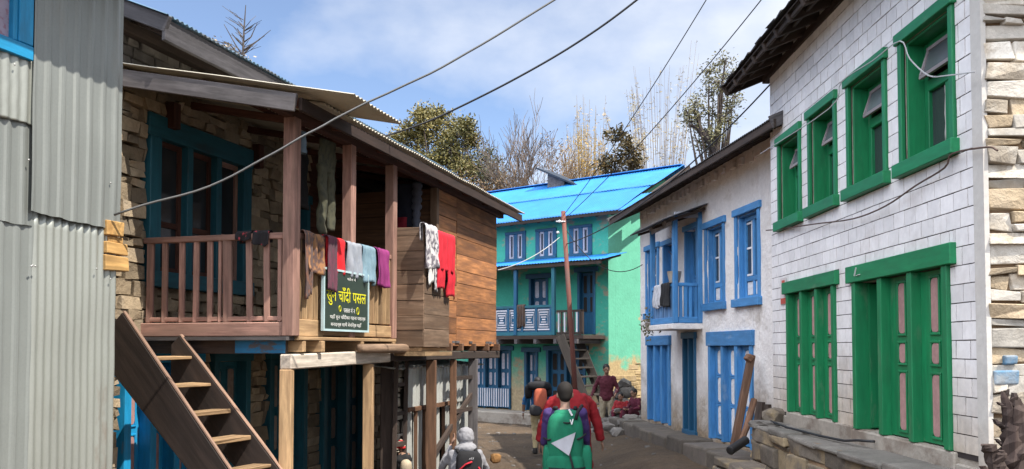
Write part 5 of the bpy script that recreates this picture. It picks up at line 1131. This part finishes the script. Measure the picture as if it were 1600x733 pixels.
# ------------------------------------------------------------------ people
def person(label, loc, head_deg, J, H=1.7, skin_m=None, top=None, bottom=None, hair=None, shoe=None, extra=None, fat=1.0, hat=None, sleeves=True, collar=True, coat=0, group=None):
    """J: joints in a body frame, x right, y forward, z up, for a 1.7 m figure standing on z=0"""
    k = H/1.7; c, s_ = math.cos(R(head_deg)), math.sin(R(head_deg)); loc = Vector(loc)
    tf = lambda p: Vector((loc.x+k*(p[0]*c-p[1]*s_), loc.y+k*(p[0]*s_+p[1]*c), loc.z+k*p[2]))
    D = dict(pel=(0, 0, .93), che=(0, 0, 1.26), nek=(0, 0, 1.45), hed=(0, .03, 1.59), shl=(-.170, 0, 1.385), shr=(.170, 0, 1.385), ell=(-.235, -.03, 1.12), elr=(.235, -.03, 1.12), wrl=(-.26, .05, .88), wrr=(.26, .05, .88), hil=(-.09, 0, .90), hir=(.09, 0, .90), knl=(-.10, .03, .50), knr=(.10, .03, .50), anl=(-.10, 0, .08), anr=(.10, 0, .08), face=0)
    D.update(J); V = {a: Vector(b) for a, b in D.items() if a != 'face'}
    t = thing('person', loc, label, 'person', group); L3_ = lambda a, b, u: V[a].lerp(V[b], u)
    fa = R(D['face']); fq = Matrix.Rotation(fa, 3, 'Z')
    def tor(m, g, up=1.0):
        sh = (V['shr']-V['shl']); ang = math.atan2(sh.y, sh.x); ca, sa = math.cos(ang), math.sin(ang)
        def ring(cn, rx, ry, n=14): return [(cn[0]+rx*math.cos(a)*ca-ry*math.sin(a)*sa, cn[1]+rx*math.cos(a)*sa+ry*math.sin(a)*ca, cn[2]) for a in [2*math.pi*i/n for i in range(n)]]
        R_ = [(V['pel']+Vector((0, 0, -.10-coat)), .15+coat*.15, .11+coat*.1), (V['pel'], .165, .12), (L3_('pel', 'che', .4), .148, .105), (V['che'], .172, .12), (L3_('che', 'nek', .55), .162, .095), (L3_('che', 'nek', .85), .12, .075), (V['nek'], .062, .06)]
        vs_ = []; fs_ = []; n = 14
        for cn, rx, ry in R_: vs_ += ring(cn, rx*g*fat, ry*g*fat, n)
        for i in range(len(R_)-1):
            for j in range(n): fs_.append((i*n+j, i*n+(j+1) % n, (i+1)*n+(j+1) % n, (i+1)*n+j))
        fs_ += [tuple(range(n))[::-1], tuple((len(R_)-1)*n+j for j in range(n))]; m.add(vs_, fs_, None, .5)
    def arm(m, a, g, hand=True, upto=1.0):
        sh, el, wr = V['sh'+a], V['el'+a], V['wr'+a]
        m.ball(sh, .056*g, 10, 7, .5); m.tube([sh.lerp(V['nek'], .25), sh, sh.lerp(el, .5), el], [k*.052*g, k*.054*g, k*.049*g, k*.042*g], 10, .5); m.ball(el, .042*g, 8, 6, .5)
        m.tube([el, el.lerp(wr, .4), wr if upto == 1 else el.lerp(wr, upto)], [k*.042*g, k*.042*g, k*.030*g], 10, .5)
        if hand:
            d = (wr-el).normalized(); sd = d.cross(Vector((0, 1, .2))).normalized(); nn = d.cross(sd); inn = -1 if a == 'r' else 1
            m.ball(wr+d*.05, (.034, .022, .05), 8, 6, .5, rot=Matrix((nn, sd, d)).transposed())
            for i in range(4):
                p0_ = wr+d*.085+nn*(.024-.016*i); l_ = (.068, .078, .072, .056)[i]; cv = sd*.012*inn; m.tube([p0_-d*.03, p0_+d*l_*.5+cv*.6, p0_+d*l_*.9+cv*2.4], [k*.0095, k*.0085, k*.0065], 6, .5)
            p0_ = wr+d*.03+nn*.03; m.tube([p0_, p0_+d*.03+nn*.022, p0_+d*.065+nn*.026], [k*.012, k*.0105, k*.008], 6, .5)
    def legm(m, a, g, foot=True):
        hi, kn, an = V['hi'+a], V['kn'+a], V['an'+a]
        m.ball(hi, .088*g, 10, 7, .5); m.tube([hi, hi.lerp(kn, .5), kn], [k*.088*g, k*.074*g, k*.056*g], 12, .5); m.ball(kn, .056*g, 8, 6, .5); m.tube([kn, kn.lerp(an, .35), an], [k*.055*g, k*.055*g, k*.038*g], 12, .5)
    b_ = MB(tf); tor(b_, .93)
    for a in 'lr': arm(b_, a, .92); legm(b_, a, .9)
    hd = V['hed']; b_.tube([V['nek']-Vector((0, 0, .06)), V['nek'], hd-Vector((0, .01, .04))], [k*.062, k*.054, k*.05], 10, .5)
    h_ = lambda x, y, z: hd+fq @ Vector((x, y, z))
    b_.ball(h_(0, 0, .02), (.076, .094, .105), 14, 10, .5); b_.ball(h_(0, .03, -.05), (.056, .062, .065), 10, 8, .5); b_.tube([h_(0, .088, .025), h_(0, .115, -.015)], [k*.011, k*.017], 6, .5)
    for q_ in (-1, 1): b_.ball(h_(q_*.078, -.01, 0), (.014, .025, .034), 8, 6, .5)
    for a in 'lr': b_.tube([V['an'+a], V['an'+a]+Vector((0, .05, -.05)), V['an'+a]+Vector((0, .15, -.06))], [k*.04, k*.038, k*.028], 8, .5)
    body = b_.build('body', skin_m or skin, t, remesh=.0085)
    m = MB(tf)
    for q_ in (-1, 1): m.ball(h_(q_*.03, .083, .018), (.013, .010, .008), 8, 5, .5)
    m.build('eyes', hair_b, body, smooth=True)
    m = MB(tf); m.ball(h_(0, .088, -.055), (.024, .010, .007), 8, 5, .5); m.build('mouth', mat('lip', (.26, .10, .08), .5), body, smooth=True)
    if hair:
        m = MB(tf); m.ball(h_(0, -.012, .042), (.088, .100, .103), 14, 10, .5); m.ball(h_(0, -.045, -.005), (.070, .062, .075), 12, 8, .5); m.build('hair', hair, t, remesh=.014)
    if top:
        m = MB(tf); tor(m, 1.10)
        for a in 'lr': arm(m, a, 1.13*(1.15 if coat else 1), False, .96 if sleeves is True else (.02 if sleeves == 'short' else .5))
        if coat: pass
        wrinkle(m.build('top', top, t, remesh=.013))
    if bottom:
        m = MB(tf)
        for a in 'lr': legm(m, a, 1.17)
        m.loft([(V['pel']+Vector((0, 0, -.08)), .15*fat, .115*fat), (V['pel']+Vector((0, 0, .06)), .165*fat, .118*fat)], 14, .5); wrinkle(m.build('trousers', bottom, t, remesh=.013))
    if shoe:
        m = MB(tf)
        for a in 'lr': an = V['an'+a]; m.loft([(an+Vector((0, .05, -.085)), .052, .135), (an+Vector((0, .05, -.05)), .054, .135), (an+Vector((0, .02, -.01)), .048, .085), (an+Vector((0, 0, .04)), .05, .055)], 12, .5)
        m.build('shoes', shoe, t, smooth=True)
    return t, tf, V, h_, k
def wrinkle(o, s=.03):
    tx = bpy.data.textures.get('folds') or bpy.data.textures.new('folds', 'CLOUDS'); tx.noise_scale = .075; tx.noise_depth = 2
    x = o.modifiers.new('w', 'DISPLACE'); x.texture = tx; x.strength = s; x.texture_coords = 'GLOBAL'; x.mid_level = .55; return o
def pack(name, label, tf, parts_, group=None, base=None):
    t = thing(name, base, label, 'backpack', group)
    for nm, mt, boxes, tubes in parts_:
        m = MB(tf)
        for (c, r_, *rest) in boxes:
            # rounded box: superellipsoid
            n1_, n2_ = 20, 12; vs_ = []; fs_ = []; e_ = rest[0] if rest else .45
            sp = lambda v, e: math.copysign(abs(v)**e, v)
            for i in range(n2_+1):
                th_ = -math.pi/2+math.pi*i/n2_
                for j in range(n1_):
                    a = 2*math.pi*j/n1_; vs_.append((c[0]+r_[0]*sp(math.cos(th_), e_)*sp(math.cos(a), e_), c[1]+r_[1]*sp(math.cos(th_), e_)*sp(math.sin(a), e_), c[2]+r_[2]*sp(math.sin(th_), e_)*(1)))
            for i in range(n2_):
                for j in range(n1_): fs_.append((i*n1_+j, i*n1_+(j+1) % n1_, (i+1)*n1_+(j+1) % n1_, (i+1)*n1_+j))
            m.add(vs_, fs_, None, .5)
        for (pts, r_) in tubes: m.tube([Vector(p) for p in pts], r_, 6, .5)
        o_p = m.build(nm, mt, t, smooth=True)
        if boxes: wrinkle(o_p, .022)
    return t
blk = cloth('black_nylon', (.015, .015, .018)); dkgrey = cloth('charcoal_cloth', (.06, .06, .065)); beige = cloth('beige_cotton', (.36, .30, .21)); maroon = cloth('maroon_knit', (.09, .014, .026)); redj = cloth('red_jacket', (.28, .010, .016), (.17, .008, .012), .5)
boots = mat('dark_boots', (.03, .025, .022), .7)
# trekker with the green pack
px_ = at(883, 640, 9.8); gz = 0.0
_, tf, V, h_, k = person('balding trekker in a purple shirt seen from behind, wearing the big green pack', (px_.x, 9.8, gz), 0, dict(shl=(-.178, 0, 1.395), shr=(.178, 0, 1.395), ell=(-.212, .05, 1.13), elr=(.228, .05, 1.13), wrl=(-.21, .18, .94), wrr=(.23, .17, .95), anl=(-.12, .16, .08), anr=(.12, -.14, .10), knl=(-.11, .14, .51), knr=(.11, .05, .50)), H=1.76, skin_m=skin_p, top=cloth('purple_shirt', (.055, .028, .13)), bottom=dkgrey, hair=hair_br, shoe=boots, sleeves='short', fat=1.0)
gp = cloth('green_nylon', (.007, .165, .088), (.005, .11, .062), .5)
pk_ = pack('backpack', 'large green trekking backpack with a pale grey triangle on its back', tf, [
 ('main_bag', gp, [((-.015, -.235, 1.10), (.188, .118, .335), .55), ((-.02, -.25, .85), (.205, .125, .165), .5)], []),
 ('lid', gp, [((0.0, -.21, 1.385), (.135, .10, .065), .6)], []),
 ('side_pocket', gp, [((.20, -.23, .92), (.06, .09, .17), .5)], []), ('side_pocket', gp, [((-.195, -.23, .92), (.05, .09, .17), .5)], []),
 ('compression_strap', blk, [], [([(-.235, -.20, 1.16), (-.19, -.33, 1.15), (-.17, -.36, 1.16)], .010)]),
 ('compression_strap', blk, [], [([(.20, -.20, 1.20), (.15, -.34, 1.18), (.10, -.37, 1.16)], .010)]),
 ('compression_strap', blk, [], [([(-.24, -.22, .88), (-.18, -.36, .87), (.0, -.385, .86), (.16, -.36, .87), (.22, -.22, .88)], .010)]),
 ('lid_strap', blk, [], [([(-.15, -.27, 1.33), (0, -.36, 1.325), (.14, -.28, 1.33)], .009)]),
 ('strap', blk, [], [([(-.10, -.10, 1.46), (-.11, .02, 1.45), (-.13, .12, 1.36), (-.15, .13, 1.15)], .024), ([(.10, -.10, 1.46), (.11, .02, 1.45), (.13, .12, 1.36), (.15, .13, 1.15)], .024), ([(.085, -.345, 1.36), (.11, -.33, 1.44), (.16, -.28, 1.50)], .018), ([(.02, -.385, 1.02), (.06, -.39, .86), (.07, -.385, .72)], .012)]),
], base=tf((0, -.25, .7)))
m = MB(tf); m.add([(-.165, -.345, 1.12), (.085, -.362, 1.23), (.015, -.398, 1.0), (-.165, -.325, 1.12), (.085, -.335, 1.23), (.015, -.375, 1.0)], [(0, 1, 2), (5, 4, 3), (0, 3, 4, 1), (1, 4, 5, 2), (2, 5, 3, 0)]); m.build('triangle_panel', cloth('pale_grey_nylon', (.42, .42, .46)), pk_)
m = MB(tf); m.beam((.03, -.355, 1.36), (.045, -.366, 1.31), .012, .006); m.beam((.06, -.35, 1.365), (.045, -.366, 1.31), .012, .006); m.beam((.02, -.33, 1.46), (.05, -.33, 1.40), .05, .02); m.build('white_logo', white_paint, pk_)
# red jacketed walker in front of him
px_ = at(893, 640, 12)
_, tf, V, h_, k = person('walker in a loose bright red jacket, arms out, just ahead of the green pack', (px_.x, 12, 0), 4, dict(che=(0, .10, 1.30), nek=(0, .26, 1.44), hed=(0, .40, 1.47), shl=(-.23, .14, 1.43), shr=(.23, .14, 1.43), ell=(-.36, .10, 1.14), elr=(.36, .10, 1.14), wrl=(-.40, .16, .88), wrr=(.42, .14, .90), anl=(-.10, .15, .08), anr=(.11, -.1, .1)), H=1.72, top=redj, bottom=redj, hair=hair_b, shoe=boots, fat=1.35, coat=.2)
m = MB(tf); m.ball((0, -.04, 1.28), (.24, .17, .30), 16, 10, .5); m.ball((.02, .02, 1.46), (.15, .12, .13), 14, 8, .5); 
for q_ in (-1, 1): m.tube([(q_*.12, .02, 1.47), (q_*.27, .08, 1.37), (q_*.37, .10, 1.10), (q_*.41, .14, .90)], [.10, .085, .07, .062], 10, .5)
m.loft([((0, -.02, .55), .29, .18), ((0, -.03, .9), .26, .18), ((0, -.04, 1.2), .25, .18)], 16, .5); wrinkle(m.build('jacket', redj, COL.objects[_.name], remesh=.016), .025)
# porter with the salmon pack
px_ = at(842, 640, 18.5)
_, tf, V, h_, k = person('walker in a blue tee and beige trousers bent under a salmon pack', (px_.x, 18.5, 0), 3, dict(che=(0, .08, 1.25), nek=(0, .22, 1.40), hed=(0, .34, 1.46), shl=(-.19, .14, 1.37), shr=(.19, .14, 1.37), ell=(-.30, .10, 1.10), wrl=(-.32, .12, .86), anl=(-.09, -.15, .1), anr=(.1, .2, .08), knl=(-.09, -.02, .5), knr=(.1, .14, .5)), H=1.66, top=cloth('blue_tee', (.03, .17, .42)), bottom=cloth('cream_trousers', (.52, .42, .24)), hair=hair_b, shoe=boots, sleeves='short')
pack('backpack', 'salmon orange backpack with a black rolled jacket on top', tf, [('main_bag', cloth('salmon_nylon', (.62, .16, .09), (.5, .12, .08), .5), [((.02, -.12, 1.16), (.14, .10, .24), .55)], []), ('rolled_jacket', blk, [((0, -.06, 1.42), (.25, .14, .10), .7), ((-.22, .0, 1.30), (.08, .11, .15), .7), ((.2, .0, 1.32), (.08, .11, .13), .7)], []), ('side_bag', dkgrey, [((-.08, -.12, .92), (.13, .11, .12), .6)], []), ('strap', blk, [], [([(-.08, -.02, 1.40), (-.1, .2, 1.36), (-.12, .2, 1.15)], .02), ([(.08, -.02, 1.40), (.1, .2, 1.36), (.12, .2, 1.15)], .02)])], base=tf((0, -.12, .8)))
m = MB(tf); wl = V['wrl']; m.tube([wl+Vector((0, 0, -.012)), wl+Vector((0, 0, .012))], .036, 10, .5); m.build('watch', white_paint, COL.objects[_.name])
# man standing by the stair, facing the camera
px_ = at(948, 680, 21.6)
person('man in a maroon sweater and beige trousers standing on the rubble by the plank stair', (px_.x, 21.6, .08), 172, dict(ell=(-.27, .0, 1.13), wrl=(-.22, .20, 1.0), elr=(.29, -.03, 1.14), wrr=(.36, .10, .92), face=20, anl=(-.14, .04, .08), anr=(.14, -.02, .08)), H=1.68, top=maroon, bottom=beige, hair=hair_b, shoe=boots)
# two seated by the rubble
SITJ = dict(pel=(0, -.05, .22), che=(0, .02, .54), nek=(0, .06, .72), hed=(0, .10, .86), shl=(-.17, .04, .68), shr=(.17, .04, .68), ell=(-.24, .12, .45), elr=(.24, .12, .45), wrl=(-.12, .32, .42), wrr=(.12, .32, .42), hil=(-.09, -.05, .2), hir=(.09, -.05, .2), knl=(-.14, .32, .42), knr=(.14, .32, .42), anl=(-.12, .36, .08), anr=(.12, .36, .08))
px_ = at(972, 660, 21.1); person('child in a red top crouched on the rubble beside the standing man', (px_.x, 21.1, .35), 150, SITJ, H=1.35, top=cloth('dull_red_top', (.30, .02, .025)), bottom=cloth('wine_trousers', (.12, .012, .03)), hair=hair_b, shoe=boots)
px_ = at(995, 660, 20.8); person('person in dark wine clothes sitting on the rubble against the white house', (px_.x, 20.8, .42), 120, SITJ, H=1.4, top=cloth('dark_wine_top', (.10, .012, .03)), bottom=cloth('dark_wine_trousers', (.07, .010, .022)), hair=hair_b, shoe=boots)
# seated trekker, grey hood
px_ = at(728, 700, 11.7)
SJ = dict(SITJ); SJ.update(ell=(-.30, .16, .50), wrl=(-.17, .24, .78), elr=(.27, .12, .48), hed=(0, .10, .87), face=12)
o_, tf, V, h_, k = person('seated person in a pale grey hooded jacket seen from behind, holding something up', (px_.x, 11.7, .08), 8, SJ, H=1.74, top=cloth('pale_grey_jacket', (.28, .28, .305), (.21, .21, .235), .5), bottom=dkgrey, shoe=boots, skin_m=skin_p, fat=1.2)
m = MB(tf); m.ball(h_(0, -.015, .035), (.115, .125, .125), 16, 10, .5); m.ball((0, .03, .76), (.15, .13, .07), 14, 8, .5); wrinkle(m.build('hood', MATS['pale_grey_jacket'], o_, remesh=.012), .035)
pk_ = pack('backpack', 'black day pack with red piping on the back of the seated grey jacket', tf, [('main_bag', blk, [((.02, -.21, .50), (.165, .10, .25), .5)], []), ('pocket', blk, [((.02, -.30, .40), (.13, .035, .13), .5)], []), ('strap', blk, [], [([(-.1, -.12, .72), (-.12, .02, .76), (-.14, .14, .66)], .024), ([(.12, -.12, .72), (.12, .02, .76), (.14, .14, .66)], .024)]), ('piping', cloth('red_trim', (.55, .02, .04)), [], [([(-.145, -.26, .40), (-.115, -.305, .52), (-.03, -.325, .60), (.05, -.325, .63)], .011), ([(.185, -.25, .40), (.17, -.29, .49), (.13, -.31, .56)], .011)])], base=tf((0, -.2, .25)))
m = MB(tf); m.prism([(0, 0)]*3, 0, 0) if False else None
for a in (-.022, 0, .022): m.beam((.045+a-.012, -.318, .655), (.045+a+.004, -.318, .655+.02+.008*(a > -.01)), .012, .004)
m.build('white_logo', white_paint, pk_)
tag(rock('stone', (px_.x, 11.72, .12), .26, stone_grey, 'low flat stone the grey hooded person sits on', None, .5, 310))
# small child with striped beanie
px_ = at(627, 690, 12)
o_, tf, V, h_, k = person('small child in a red and white striped beanie and black jacket under the plank room', (px_.x, 12, -.02), -10, dict(hed=(0, .03, 1.54), wrl=(-.2, .2, 1.05), wrr=(.2, .22, 1.05)), H=.93, top=cloth('black_jacket', (.018, .018, .02)), bottom=cloth('mustard_cloth', (.55, .36, .03)), shoe=boots, fat=1.45)
m = MB(tf); mt_ = [cloth('beanie_red', (.60, .025, .03)), cloth('beanie_white', (.62, .50, .40))]
for i in range(9):
    a0_, a1_ = i/9, (i+1)/9; m.cur = 1 if i in (2, 3, 6, 8) else 0
    f_ = lambda a: (.125*math.sqrt(max(0.02, 1-(a*1.02)**2.4 if a < .98 else .02)))
    m.loft([((0, 0, 1.55+.22*a0_), f_(a0_)*1.02, f_(a0_)*1.1), ((0, 0, 1.55+.22*a1_), f_(a1_)*1.02, f_(a1_)*1.1)], 16, .5)
m.build('beanie', mt_, o_, smooth=True)
pack('sack', 'pale beige sack on the back of the small child', tf, [('bag', cloth('beige_sack', (.48, .40, .29)), [((.16, -.12, 1.10), (.14, .13, .2), .8)], []), ('strap', dkgrey, [], [([(.1, -.1, 1.28), (.1, .05, 1.4)], .02)])], base=tf((.16, -.12, .9)))
